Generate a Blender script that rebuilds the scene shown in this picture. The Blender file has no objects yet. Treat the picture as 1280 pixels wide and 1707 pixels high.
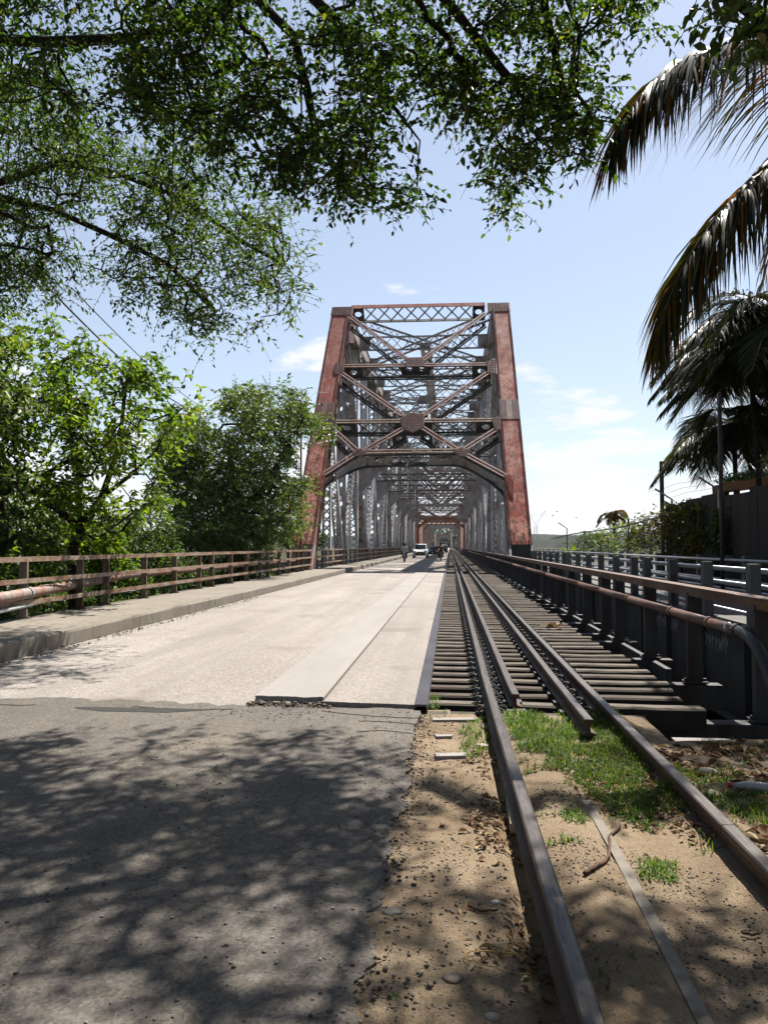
import bpy, bmesh, math, random
import numpy as np
from mathutils import Vector, Matrix
random.seed(7); rng = np.random.default_rng(11)
S = bpy.context.scene
COL = S.collection
PI = math.pi
# ------------------------------------------------------------------ camera
F = 1280.0; VPX, VPY = 750.0, 910.0; CAMZ = 1.5
TH = math.atan((VPY - 853.5) / F); PS = math.atan((VPX - 640) / F * math.cos(TH))
cam_d = bpy.data.cameras.new('camera'); cam = bpy.data.objects.new('camera', cam_d); COL.objects.link(cam)
cam_d.sensor_fit = 'VERTICAL'; cam_d.sensor_height = 36; cam_d.lens = 36 * F / 1707
cam_d.clip_end = 12000; cam_d.clip_start = .05
cam.location = (0, 0, CAMZ); cam.rotation_euler = (PI / 2 + TH, 0, PS)
S.camera = cam
# ------------------------------------------------------------------ sun, sky, exposure
SUNV = Vector((0.32, 0.577, 1.0)).normalized()
EL = math.asin(SUNV.z); AZ = math.atan2(SUNV.x, SUNV.y)
sd = bpy.data.lights.new('sun', 'SUN'); sd.energy = 5.0; sd.angle = math.radians(.53); sd.color = (1, .95, .87)
sun = bpy.data.objects.new('sun', sd); COL.objects.link(sun); sun.rotation_euler = SUNV.to_track_quat('Z', 'Y').to_euler()
W = bpy.data.worlds.new('World'); S.world = W; W.use_nodes = True
wt = W.node_tree; wt.nodes.clear()
wo = wt.nodes.new('ShaderNodeOutputWorld'); bg = wt.nodes.new('ShaderNodeBackground'); bg.inputs[1].default_value = .05
sky = wt.nodes.new('ShaderNodeTexSky'); sky.sky_type = 'NISHITA'; sky.sun_disc = False
sky.sun_elevation = EL; sky.sun_rotation = AZ; sky.air_density = 1.0; sky.dust_density = .7; sky.ozone_density = 1.0
tc = wt.nodes.new('ShaderNodeTexCoord'); sep = wt.nodes.new('ShaderNodeSeparateXYZ'); wt.links.new(tc.outputs['Generated'], sep.inputs[0])
def wmath(op, a, b=None, c=None):
    n = wt.nodes.new('ShaderNodeMath'); n.operation = op
    for i, x in enumerate((a, b, c)):
        if x is None: continue
        if isinstance(x, (int, float)): n.inputs[i].default_value = x
        else: wt.links.new(x, n.inputs[i])
    return n.outputs[0]
zz = wmath('ADD', wmath('MAXIMUM', sep.outputs[2], 0.0), .16)
cmb = wt.nodes.new('ShaderNodeCombineXYZ')
wt.links.new(wmath('DIVIDE', sep.outputs[0], zz), cmb.inputs[0]); wt.links.new(wmath('DIVIDE', sep.outputs[1], zz), cmb.inputs[1])
wt.links.new(wmath('MULTIPLY', sep.outputs[2], 4.0), cmb.inputs[2])
cn = wt.nodes.new('ShaderNodeTexNoise'); cn.inputs['Scale'].default_value = 2.3; cn.inputs['Detail'].default_value = 9; cn.inputs['Roughness'].default_value = .58
wt.links.new(cmb.outputs[0], cn.inputs['Vector'])
# clouds thicken towards the horizon
lowb = wmath('MULTIPLY', wmath('SUBTRACT', .215, sep.outputs[2]), .85)
cr = wt.nodes.new('ShaderNodeMapRange'); cr.interpolation_type = 'SMOOTHSTEP'
cr.inputs[1].default_value = .545; cr.inputs[2].default_value = .65
wt.links.new(wmath('ADD', cn.outputs[0], lowb), cr.inputs[0])
# thin high haze veil, denser towards the horizon
vl = wt.nodes.new('ShaderNodeMix'); vl.data_type = 'RGBA'; vl.inputs[7].default_value = (5.7, 6.2, 6.9, 1); wt.links.new(sky.outputs[0], vl.inputs[6])
wt.links.new(wmath('ADD', wmath('MULTIPLY', wmath('SUBTRACT', 1.0, wmath('MAXIMUM', sep.outputs[2], 0.0)), .40), .08), vl.inputs[0])
cmx = wt.nodes.new('ShaderNodeMix'); cmx.data_type = 'RGBA'
wt.links.new(cr.outputs[0], cmx.inputs[0]); wt.links.new(vl.outputs[2], cmx.inputs[6]); cmx.inputs[7].default_value = (6.6, 6.75, 7.1, 1)
wt.links.new(cmx.outputs[2], bg.inputs[0]); wt.links.new(bg.outputs[0], wo.inputs[0])
S.view_settings.view_transform = 'Standard'; S.view_settings.look = 'None'; S.view_settings.gamma = 1
S.view_settings.use_curve_mapping = False; S.view_settings.exposure = 1.55
HAZE = .00006
S.render.engine = 'CYCLES'
S.cycles.use_denoising = True; S.cycles.max_bounces = 8; S.cycles.transparent_max_bounces = 8
S.cycles.sample_clamp_indirect = 4
# ------------------------------------------------------------------ pixel rays (photo pixels -> world points)
cF = Vector((-math.sin(PS) * math.cos(TH), math.cos(PS) * math.cos(TH), math.sin(TH)))
cR = Vector((math.cos(PS), math.sin(PS), 0)); cU = cR.cross(cF)
CAM = Vector((0, 0, CAMZ))
def ray(px, py): return cF * F + cR * (px - 640) - cU * (py - 853.5)
def at_y(px, py, y): d = ray(px, py); return CAM + d * (y / d.y)
def at_z(px, py, z): d = ray(px, py); return CAM + d * ((z - CAMZ) / d.z)
def at_plane(px, py, p, n): d = ray(px, py); return CAM + d * ((p - CAM).dot(n) / d.dot(n))
V = Vector
# ------------------------------------------------------------------ objects
def tag(o, label=None, cat=None, group=None, kind=None):
    if label: o['label'] = label
    if cat: o['category'] = cat
    if group: o['group'] = group
    if kind: o['kind'] = kind
    return o
def thing(name, label, cat, loc=(0, 0, 0), group=None):
    o = bpy.data.objects.new(name, None); COL.objects.link(o); o.location = loc; o.empty_display_size = .3
    return tag(o, label, cat, group)
def link(name, me, mats, parent=None):
    o = bpy.data.objects.new(name, me); COL.objects.link(o)
    if mats is not None:
        for m in (mats if isinstance(mats, (list, tuple)) else [mats]):
            me.materials.append(m)
    if parent is not None:
        o.parent = parent
        if parent.parent is None and parent.type == 'EMPTY':
            o.matrix_parent_inverse = Matrix.Translation(-V(parent.location))
    return o
def copy_tree(o, parent=None):
    c = o.copy(); COL.objects.link(c)
    if parent is not None: c.parent = parent
    for ch in o.children: copy_tree(ch, c)
    return c
class MB:
    def __init__(s): s.v = []; s.f = []; s.mi = []; s.m = 0
    def add(s, vs, fs):
        b = len(s.v); s.v.extend([tuple(x) for x in vs])
        for f in fs: s.f.append(tuple(i + b for i in f)); s.mi.append(s.m)
        return s
    def hexa(s, c, a, b, d):   # centre + three half vectors
        c, a, b, d = V(c), V(a), V(b), V(d)
        if a.cross(b).dot(d) < 0: a = -a
        p = [c - a - b - d, c + a - b - d, c + a + b - d, c - a + b - d, c - a - b + d, c + a - b + d, c + a + b + d, c - a + b + d]
        return s.add(p, [(0, 3, 2, 1), (4, 5, 6, 7), (0, 1, 5, 4), (1, 2, 6, 5), (2, 3, 7, 6), (3, 0, 4, 7)])
    def box(s, x0, x1, y0, y1, z0, z1):
        return s.hexa(((x0 + x1) / 2, (y0 + y1) / 2, (z0 + z1) / 2), ((x1 - x0) / 2, 0, 0), (0, (y1 - y0) / 2, 0), (0, 0, (z1 - z0) / 2))
    def beam(s, a, b, w, h, up=(0, 0, 1)):   # w along side, h along up
        a, b, up = V(a), V(b), V(up); u = b - a
        sd = u.cross(up)
        if sd.length < 1e-6: sd = u.cross(V((0, 1, 0)))
        sd.normalize(); uu = sd.cross(u).normalized()
        return s.hexa((a + b) / 2, u / 2, sd * (w / 2), uu * (h / 2))
    def tube(s, pts, r, n=6, cap=True):
        pts = [V(p) for p in pts]; k = len(pts)
        if not hasattr(r, '__len__'): r = [r] * k
        prev = None; rings = []
        for i in range(k):
            d = (pts[min(i + 1, k - 1)] - pts[max(i - 1, 0)])
            if d.length < 1e-9: d = V((0, 0, 1))
            d.normalize()
            if prev is None: x = d.orthogonal().normalized()
            else:
                x = prev - d * prev.dot(d)
                if x.length < 1e-6: x = d.orthogonal()
                x.normalize()
            prev = x; y = d.cross(x)
            rings += [pts[i] + (x * math.cos(2 * PI * j / n) + y * math.sin(2 * PI * j / n)) * r[i] for j in range(n)]
        fs = [(i * n + j, i * n + (j + 1) % n, (i + 1) * n + (j + 1) % n, (i + 1) * n + j) for i in range(k - 1) for j in range(n)]
        if cap: fs += [tuple(range(n - 1, -1, -1)), tuple((k - 1) * n + j for j in range(n))]
        return s.add(rings, fs)
    def prism(s, poly, z0, z1):
        n = len(poly)
        return s.add([(x, y, z0) for x, y in poly] + [(x, y, z1) for x, y in poly],
                     [tuple(range(n - 1, -1, -1)), tuple(range(n, 2 * n))] + [(i, (i + 1) % n, n + (i + 1) % n, n + i) for i in range(n)])
    def rivet(s, p, nrm, r=.03):
        nrm = V(nrm); x = nrm.orthogonal().normalized(); y = nrm.cross(x); p = V(p)
        vs = [p + (x * math.cos(i * PI / 3) + y * math.sin(i * PI / 3)) * r for i in range(6)] + [p + nrm * r * .75 + (x * math.cos(i * PI * 2 / 3) + y * math.sin(i * PI * 2 / 3)) * r * .5 for i in range(3)]
        return s.add(vs, [(0, 1, 6), (1, 2, 7, 6), (2, 3, 7), (3, 4, 8, 7), (4, 5, 8), (5, 0, 6, 8), (6, 7, 8)])
    def mesh(s, name, smooth=False):
        me = bpy.data.meshes.new(name); me.from_pydata(s.v, [], s.f)
        if any(s.mi): me.polygons.foreach_set('material_index', s.mi)
        if smooth: me.polygons.foreach_set('use_smooth', [True] * len(s.f))
        me.update(); return me
    def build(s, name, mat, parent=None, smooth=False, kind=None):
        o = link(name, s.mesh(name, smooth), mat, parent)
        if kind: o['kind'] = kind
        return o
def np_mesh(name, v, faces, rnd=None, smooth=False):
    """v (N,3) array, faces (M,k) array"""
    me = bpy.data.meshes.new(name); v = np.ascontiguousarray(v, dtype=np.float32); f = np.ascontiguousarray(faces, dtype=np.int32)
    me.vertices.add(len(v)); me.vertices.foreach_set('co', v.ravel())
    m, k = f.shape
    me.loops.add(m * k); me.loops.foreach_set('vertex_index', f.ravel())
    me.polygons.add(m); me.polygons.foreach_set('loop_start', np.arange(0, m * k, k, dtype=np.int32))
    if smooth: me.polygons.foreach_set('use_smooth', np.ones(m, dtype=bool))
    if rnd is not None:
        a = me.attributes.new('rnd', 'FLOAT', 'FACE'); a.data.foreach_set('value', np.ascontiguousarray(rnd, dtype=np.float32))
    me.update(calc_edges=True); return me
# ------------------------------------------------------------------ materials
GAIN = {'*': .75, 'aggregate_concrete': .98, 'smooth_concrete': .8, 'tan_concrete': .66, 'old_asphalt': .60, 'dark_patch_asphalt': .4, 'dry_dirt': 1.0, 'sleeper_timber': .62, 'rail_top_steel': .42, 'plate_steel': .5,
        'pebble_stone': .55, 'red_primer_steel': .95, 'purple_brown_steel': .75, 'weathered_grey_steel': 1.15, 'silver_grey_steel': 1.4, 'dark_grey_steel': .5, 'rusty_handrail': .85, 'brown_rusted_rail': .7, 'forest_hill': .2, 'white_car_paint': .9,
        'dark_girder_paint': .85, 'grey_painted_post': .55, 'grey_old_timber': .6, 'faded_white_paint': .45, 'tree_bark': .5, 'bank_earth': .6, 'black_rubber': 1, 'dark_glass': 1, 'bright_broad_leaf': 1.0, 'dark_tree_leaf': 1.45, 'fine_tree_leaf': .85, 'far_bough_leaf': .95, 'dark_palm_leaflet': .7, 'palm_leaflet': .7, 'grass_blade': 1.0}
class Mat:
    def __init__(s, name, rough=.7, metal=0.0, spec=.4):
        s.m = bpy.data.materials.new(name); s.m.use_nodes = True; s.t = s.m.node_tree
        s.b = s.t.nodes['Principled BSDF']; s.o = s.t.nodes['Material Output']
        s.b.inputs['Roughness'].default_value = rough; s.b.inputs['Metallic'].default_value = metal; s.b.inputs['Specular IOR Level'].default_value = spec * .7
        s.tc = s.t.nodes.new('ShaderNodeTexCoord')
    def put(s, x, sock):
        if isinstance(x, bpy.types.NodeSocket): s.t.links.new(x, sock)
        elif isinstance(x, (tuple, list)): sock.default_value = tuple(x) + ((1,) if len(x) == 3 and len(sock.default_value) == 4 else ())
        else: sock.default_value = x
    def co(s, scale=(1, 1, 1), rot=(0, 0, 0)):
        n = s.t.nodes.new('ShaderNodeMapping'); s.t.links.new(s.tc.outputs['Object'], n.inputs[0]); n.inputs['Scale'].default_value = scale; n.inputs['Rotation'].default_value = rot
        return n.outputs[0]
    def noise(s, scale, detail=5, rough=.55, vec=None, out=0):
        n = s.t.nodes.new('ShaderNodeTexNoise'); n.inputs['Scale'].default_value = scale; n.inputs['Detail'].default_value = detail; n.inputs['Roughness'].default_value = rough
        s.t.links.new(vec if vec is not None else s.tc.outputs['Object'], n.inputs['Vector']); return n.outputs[out]
    def voro(s, scale, feature='F1', vec=None, out='Distance'):
        n = s.t.nodes.new('ShaderNodeTexVoronoi'); n.feature = feature; n.inputs['Scale'].default_value = scale
        s.t.links.new(vec if vec is not None else s.tc.outputs['Object'], n.inputs['Vector']); return n.outputs[out]
    def ramp(s, fac, *stops):
        n = s.t.nodes.new('ShaderNodeValToRGB'); s.put(fac, n.inputs[0]); e = n.color_ramp.elements
        while len(e) < len(stops): e.new(.5)
        for i, (p, c) in enumerate(stops):
            e[i].position = p; e[i].color = (c, c, c, 1) if isinstance(c, (int, float)) else tuple(c) + (1,)
        return n.outputs[0]
    def mix(s, fac, a, b, mode='MIX'):
        n = s.t.nodes.new('ShaderNodeMix'); n.data_type = 'RGBA'; n.blend_type = mode
        s.put(fac, n.inputs[0]); s.put(a, n.inputs[6]); s.put(b, n.inputs[7]); return n.outputs[2]
    def math(s, op, a, b=0.0):
        n = s.t.nodes.new('ShaderNodeMath'); n.operation = op; s.put(a, n.inputs[0]); s.put(b, n.inputs[1]); return n.outputs[0]
    def attr(s, name='rnd'):
        n = s.t.nodes.new('ShaderNodeAttribute'); n.attribute_name = name; return n.outputs['Fac']
    def objrnd(s): return s.t.nodes.new('ShaderNodeObjectInfo').outputs['Random']
    def xyz(s, i):
        n = s.t.nodes.new('ShaderNodeSeparateXYZ'); s.t.links.new(s.tc.outputs['Object'], n.inputs[0]); return n.outputs[i]
    def bump(s, h, strength=.4, dist=.01):
        n = s.t.nodes.new('ShaderNodeBump'); n.inputs['Strength'].default_value = strength; n.inputs['Distance'].default_value = dist
        s.put(h, n.inputs['Height']); s.t.links.new(n.outputs[0], s.b.inputs['Normal']); return n
    def col(s, c):
        k = GAIN.get(s.m.name, GAIN['*']) * .74
        s.put(s.mix(1.0, c, (k, k, k), 'MULTIPLY') if k != 1 else c, s.b.inputs['Base Color']); return s
    def rough(s, r): s.put(r, s.b.inputs['Roughness']); return s
def plain(name, c, rough=.6, metal=0., var=.25, sc=6.0):
    m = Mat(name, rough, metal); c = V(c)
    m.col(m.ramp(m.noise(sc, 6), (.3, c * (1 - var)), (.7, c * (1 + var)))); return m.m
def leaf_mat(name, stops, trans=.45, rough=.5, tr_tint=(1.5, 1.6, .55)):
    m = Mat(name, rough + .06, 0, .28); k_ = GAIN.get(name, GAIN['*']) * .86; GAIN[name] = 1 / .74; c = m.ramp(m.attr(), *[(p, tuple(x * k_ for x in q)) for p, q in stops]); m.col(c)
    t = m.t.nodes.new('ShaderNodeBsdfTranslucent'); m.put(m.mix(1.0, c, tr_tint, 'MULTIPLY'), t.inputs[0])
    mx = m.t.nodes.new('ShaderNodeMixShader'); mx.inputs[0].default_value = trans
    m.t.links.new(m.b.outputs[0], mx.inputs[1]); m.t.links.new(t.outputs[0], mx.inputs[2]); m.t.links.new(mx.outputs[0], m.o.inputs[0]); return m.m
def rust_mat(name, paint, paint2, rust, dark, amt=.5, streak=(1.2, 1.2, .35), sc=1.6, rough=.62, dk=.56, grad=None):
    m = Mat(name, rough, 0, .35)
    n1 = m.noise(sc, 12, .72, m.co(streak)); n2 = m.noise(sc * 4.3, 7, .6, m.co((streak[0] * 1.3, streak[1] * 1.3, streak[2]))); n3 = m.noise(sc * .35, 4)
    base = m.mix(m.ramp(n2, (.38, 0.0), (.62, 1.0)), paint, paint2)
    c = m.mix(m.ramp(m.math('ADD', n1, m.math('MULTIPLY', m.math('SUBTRACT', n3, .5), .5)), (1 - amt - .10, 0.0), (1 - amt + .07, 1.0)), base, rust)
    c = m.mix(m.ramp(m.noise(sc * 1.9, 8, .7, m.co((streak[0] * 1.6, streak[1] * 1.6, streak[2] * .8))), (dk, 0.0), (dk + .12, .88)), c, dark)
    if grad: c = m.mix(m.ramp(m.math('ADD', m.math('MULTIPLY', m.xyz(2), .05), m.math('MULTIPLY', m.math('SUBTRACT', n3, .5), .8)), (.15, 0.0), (.95, .72)), c, grad)
    m.col(c); m.bump(n2, .25, .01); m.rough(m.ramp(n1, (.3, rough - .12), (.7, rough + .15))); return m.m
GREYRED = rust_mat('worn_bracing_steel', (.38, .17, .13), (.42, .32, .28), (.24, .085, .06), (.08, .04, .038), .42, (1.5, 1.5, 1.5), 1.1)
STEEL = rust_mat('weathered_grey_steel', (.24, .235, .245), (.34, .33, .33), (.17, .085, .05), (.07, .05, .045), .42)
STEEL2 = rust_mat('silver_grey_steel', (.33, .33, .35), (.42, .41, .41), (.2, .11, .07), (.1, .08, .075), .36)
STEELD = rust_mat('dark_grey_steel', (.085, .085, .095), (.12, .115, .115), (.09, .05, .035), (.035, .03, .03), .4)
PRIMER = rust_mat('red_primer_steel', (.52, .135, .07), (.46, .26, .20), (.30, .045, .02), (.07, .02, .018), .50, (1.9, 1.9, .2), .8, .75, .475, (.20, .04, .03))
CAPM = rust_mat('purple_brown_steel', (.13, .06, .06), (.22, .11, .10), (.16, .055, .04), (.05, .028, .03), .5)
RAILPAINT = rust_mat('rusty_handrail', (.30, .215, .15), (.40, .32, .25), (.21, .10, .052), (.085, .05, .035), .47, (2, 1, 2), 2.2)
RAILDARK = rust_mat('brown_rusted_rail', (.13, .075, .05), (.17, .10, .07), (.12, .055, .03), (.05, .03, .022), .5, (2, .8, 2), 2.0)
ORANGE = rust_mat('orange_rust_steel', (.30, .17, .11), (.36, .24, .18), (.28, .11, .055), (.10, .06, .05), .5)
m = Mat('rail_top_steel', .5, .25, .4)
n = m.noise(3, 7, .6, m.co((14, .8, 14))); n2 = m.noise(30, 4, .6, m.co((3, .4, 3)))
m.col(m.mix(m.ramp(n, (.35, 0.0), (.65, 1.0)), (.095, .072, .06), (.20, .17, .155))); m.rough(m.ramp(n2, (.3, .34), (.7, .58))); m.bump(n2, .15, .004); RAIL = m.m
RAILSIDE = rust_mat('rusty_rail_side', (.085, .055, .042), (.11, .075, .058), (.10, .05, .028), (.035, .027, .023), .5, (2, .6, 2), 2.5)
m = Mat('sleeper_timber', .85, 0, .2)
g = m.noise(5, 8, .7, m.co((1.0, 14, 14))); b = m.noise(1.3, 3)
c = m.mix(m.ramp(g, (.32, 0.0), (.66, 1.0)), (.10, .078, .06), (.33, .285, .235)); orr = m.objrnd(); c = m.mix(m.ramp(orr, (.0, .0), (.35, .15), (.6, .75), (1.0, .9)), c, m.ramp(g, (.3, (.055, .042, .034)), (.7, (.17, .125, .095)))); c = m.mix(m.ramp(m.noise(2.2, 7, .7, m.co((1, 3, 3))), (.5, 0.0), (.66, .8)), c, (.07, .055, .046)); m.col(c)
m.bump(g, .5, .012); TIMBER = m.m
TIMBERS = plain('shaded_timber_side', (.03, .024, .02), .9)  # near-black side faces: the shade between sleepers is put into the colour
m = Mat('grey_old_timber', .85, 0, .2)
g = m.noise(5, 8, .7, m.co((12, 12, 1.2)))
m.col(m.mix(m.objrnd(), m.ramp(g, (.3, (.035, .03, .028)), (.7, (.085, .072, .066))), m.ramp(g, (.3, (.05, .04, .035)), (.7, (.12, .10, .09))))); m.bump(g, .4, .01); WALLWOOD = m.m
# exposed aggregate deck
m = Mat('aggregate_concrete', .88, 0, .25)
big = m.noise(.45, 6, .6, m.co((1, .35, 1))); fine = m.ramp(m.voro(46, out='Color'), (.2, .1), (.8, .9)); vd = m.voro(46); mid = m.noise(7, 8, .7); sp = m.noise(130, 3, .7)
c = m.ramp(big, (.25, (.265, .242, .222)), (.75, (.41, .382, .36)))
c = m.mix(.6, c, m.mix(1.0, fine, (.62, .56, .52), 'MULTIPLY'), 'SOFT_LIGHT')
c = m.mix(m.ramp(mid, (.3, .35), (.62, 0.0)), c, (.20, .175, .155)); c = m.mix(m.ramp(sp, (.28, .75), (.42, 0.0)), c, (.11, .09, .08)); c = m.mix(m.ramp(m.voro(17), (.05, .5), (.16, 0.0)), c, (.15, .125, .105))
trk = m.noise(1.0, 6, .6, m.co((1.5, .045, 1))); c = m.mix(m.ramp(trk, (.46, 0.0), (.64, .55)), c, (.20, .178, .162)); stn = m.noise(.5, 9, .72); c = m.mix(m.ramp(stn, (.55, 0.0), (.66, .75)), c, (.16, .135, .115))
m.col(c); m.bump(m.math('ADD', vd, m.math('MULTIPLY', sp, .6)), .55, .012); DECK = m.m
m = Mat('smooth_concrete', .85, 0, .25)
big = m.noise(.6, 7, .62, m.co((2.2, .5, 1))); fine = m.noise(55, 5, .7); cr_ = m.voro(1.1, 'DISTANCE_TO_EDGE', m.co((1, .4, 1)))
c = m.ramp(big, (.25, (.28, .255, .235)), (.75, (.38, .352, .33))); c = m.mix(m.ramp(fine, (.3, .5), (.5, 0.0)), c, (.17, .15, .135))
m.col(c); m.bump(fine, .35, .006); STRIP = m.m
m = Mat('tan_concrete', .88, 0, .2)
big = m.noise(.8, 7, .65); fine = m.noise(60, 5, .7); st = m.noise(2.4, 7, .65, m.co((3, 3, .5)))
c = m.ramp(big, (.28, (.27, .235, .19)), (.72, (.38, .34, .29))); c = m.mix(m.ramp(st, (.5, 0.0), (.72, .7)), c, (.13, .105, .08)); c = m.mix(m.ramp(fine, (.3, .45), (.5, 0.0)), c, (.15, .125, .10))
m.col(c); m.bump(m.math('ADD', fine, big), .45, .008); WALK = m.m
m = Mat('old_asphalt', .82, 0, .3)
big = m.noise(.55, 8, .62); sp = m.ramp(m.voro(75, out='Color'), (.2, .1), (.8, .9)); sv = m.noise(190, 3, .7); mid = m.noise(5, 9, .68); dust = m.noise(.9, 8, .6, m.co((1, .7, 1)))
c = m.ramp(big, (.28, (.135, .118, .102)), (.72, (.21, .183, .158)))
c = m.mix(m.ramp(mid, (.45, 0.0), (.75, .6)), c, (.26, .225, .185)); c = m.mix(m.ramp(dust, (.5, 0.0), (.68, .55)), c, (.29, .235, .175)); c = m.mix(m.ramp(m.noise(.8, 9, .7), (.52, 0.0), (.66, .55)), c, (.085, .078, .07)); c = m.mix(m.ramp(m.voro(1.3, 'DISTANCE_TO_EDGE', m.mix(.12, m.co(), m.noise(3, 5, .6, None, 1))), (.003, .4), (.012, 0.0)), c, (.05, .045, .04))
c = m.mix(.45, c, sp, 'SOFT_LIGHT'); c = m.mix(m.ramp(sv, (.28, .8), (.42, 0.0)), c, (.05, .045, .04)); c = m.mix(m.ramp(sv, (.66, 0.0), (.76, .6)), c, (.36, .33, .30))
m.col(c); m.bump(m.math('ADD', sv, m.math('MULTIPLY', mid, .8)), .5, .010); m.rough(m.ramp(mid, (.3, .68), (.7, .92))); ASPH = m.m
m = Mat('dark_patch_asphalt', .8, 0, .3)
sv = m.noise(140, 3, .7); m.col(m.ramp(sv, (.3, (.045, .042, .04)), (.6, (.13, .118, .105)))); m.bump(sv, .8, .014); PATCH = m.m
m = Mat('dry_dirt', .95, 0, .15)
big = m.noise(1.3, 7, .6); mid = m.noise(8, 9, .7); sp = m.noise(95, 5, .75); vo = m.voro(38)
c = m.ramp(big, (.25, (.20, .14, .088)), (.5, (.30, .225, .15)), (.78, (.39, .31, .215)))
c = m.mix(m.ramp(mid, (.52, 0.0), (.75, .65)), c, (.19, .125, .07)); sp2 = m.noise(38, 6, .8); c = m.mix(m.ramp(sp2, (.33, .75), (.47, 0.0)), c, (.15, .10, .06)); c = m.mix(m.ramp(sp, (.34, .85), (.47, 0.0)), c, (.11, .072, .042)); c = m.mix(m.ramp(sp, (.60, 0.0), (.74, .7)), c, (.55, .46, .35))
m.col(c); m.bump(m.math('ADD', m.math('MULTIPLY', mid, 1.2), m.math('ADD', sp, sp2)), .85, .018); DIRT = m.m
m = Mat('bank_earth', .95, 0, .1)
c = m.ramp(m.noise(.25, 8), (.35, (.05, .06, .022)), (.55, (.085, .075, .04)), (.7, (.045, .07, .02))); m.col(c); EARTH = m.m
m = Mat('forest_hill', .95, 0, .05)
v1 = m.voro(.055); n1 = m.noise(.02, 6); c = m.mix(m.ramp(v1, (.2, 0.0), (.75, 1.0)), (.085, .12, .045), (.022, .042, .02)); c = m.mix(m.ramp(n1, (.5, 0.0), (.65, .5)), c, (.16, .16, .10)); m.col(c); HILLM = m.m
m = Mat('river_water', .08, 0, .5); m.col((.10, .085, .06)); m.bump(m.noise(.7, 5), .25, .2); WATER = m.m
m = Mat('tree_bark', .9, 0, .15); g = m.noise(6, 8, .7, m.co((4, 4, .7))); m.col(m.ramp(g, (.3, (.028, .022, .017)), (.7, (.10, .08, .062)))); m.bump(g, .6, .03); BARK = m.m
LEAF_CAN = leaf_mat('fine_tree_leaf', ((.0, (.014, .030, .008)), (.5, (.035, .07, .014)), (.85, (.09, .14, .022)), (1.0, (.16, .15, .03))), .52, .45)
LEAF_FINE = leaf_mat('far_bough_leaf', ((.0, (.025, .050, .012)), (.5, (.05, .09, .018)), (.9, (.10, .14, .028)), (1.0, (.16, .15, .04))), .45, .45)
LEAF_BRT = leaf_mat('bright_broad_leaf', ((.0, (.04, .085, .012)), (.5, (.085, .15, .02)), (.92, (.16, .22, .028)), (1.0, (.22, .20, .05))), .5, .38, (1.6, 1.55, .4))
LEAF_DRK = leaf_mat('dark_tree_leaf', ((.0, (.028, .048, .014)), (.5, (.055, .082, .022)), (.9, (.10, .125, .034)), (1.0, (.15, .12, .05))), .36, .40)
LEAF_SHR = leaf_mat('shrub_leaf', ((.0, (.03, .06, .012)), (.5, (.06, .105, .02)), (1.0, (.12, .16, .03))), .4, .42)
LEAF_VINE = leaf_mat('vine_leaf', ((.0, (.04, .05, .012)), (.5, (.09, .085, .02)), (.9, (.17, .13, .03)), (1.0, (.25, .07, .03))), .4, .5)
PALMLEAF = leaf_mat('palm_leaflet', ((.0, (.028, .040, .012)), (.6, (.05, .06, .018)), (.82, (.14, .09, .022)), (1.0, (.30, .14, .022))), .42, .32, (1.7, 1.15, .35))
PALMDARK = leaf_mat('dark_palm_leaflet', ((.0, (.016, .027, .009)), (.7, (.03, .045, .014)), (1.0, (.07, .08, .02))), .38, .36, (1.8, 1.3, .35))
RACHIS = plain('palm_rachis', (.12, .10, .04), .5)
GRASS = leaf_mat('grass_blade', ((.0, (.045, .085, .012)), (.6, (.085, .14, .022)), (.85, (.14, .17, .035)), (1.0, (.30, .25, .11))), .42, .5)
LITTER = leaf_mat('dry_leaf_litter', ((.0, (.10, .05, .022)), (.5, (.22, .125, .06)), (.85, (.36, .25, .13)), (1.0, (.50, .42, .28))), .15, .7, (1, 1, 1))
m = Mat('pebble_stone', .85, 0, .3); m.col(m.ramp(m.attr(), (.0, (.06, .05, .042)), (.5, (.20, .165, .13)), (.85, (.36, .30, .24)), (1.0, (.5, .47, .42)))); PEB = m.m
STONE = plain('pale_stone', (.33, .29, .25), .8)
BLACK = plain('black_rubber', (.02, .02, .02), .6)
GLASS = plain('dark_glass', (.015, .02, .025), .08)
WHITE = plain('white_car_paint', (.78, .79, .80), .25, 0, .03)
DGREY = plain('dark_grey_car_paint', (.05, .05, .055), .28, .2, .1)
CHROME = plain('bare_metal', (.5, .5, .52), .3, .9, .1)
GALV = plain('galvanised_pipe', (.42, .43, .46), .42, .35, .2, 3)
POSTGREY = rust_mat('grey_painted_post', (.17, .17, .185), (.22, .22, .23), (.10, .08, .07), (.06, .055, .055), .35)
# ================================================================== SETTING
def hf(x, y):
    """terrain height; near approach bank, river channel, far bank"""
    def ss(a, b, t):
        t = min(1, max(0, (t - a) / (b - a))); return t * t * (3 - 2 * t)
    z = -.35
    drop = ss(6.6, 9.0, y) * -1.3 + ss(9, 40, y) * -2.0 + ss(45, 80, y) * -7.0
    if x < -8.2: drop = -.15 - .5 * ss(0, 6, -8.2 - x) - ss(44, 80, y) * 8
    if x > 6.3: drop = -ss(38, 75, y) * 9.5 + .35
    z += drop + ss(560, 640, y) * 8.5
    return z
xs = sorted(set([-4000, -2000, -1000, -500, -250, -120, -60, -40] + [i * 2. for i in range(-15, 16)] + [-8.2, -8.6, 6.2, 6.5, 4.6] + [40, 60, 120, 250, 500, 1000, 2000, 4000]))
ys = sorted(set([-300, -100, -40, -20, -10] + [i * 1.5 for i in range(-4, 30)] + [6.6, 7.2, 7.8, 8.4, 48, 52, 58, 64, 70, 76, 82, 120, 200, 350, 500, 560, 580, 600, 620, 640, 700, 900, 1300, 2000, 4000, 8000]))
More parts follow.
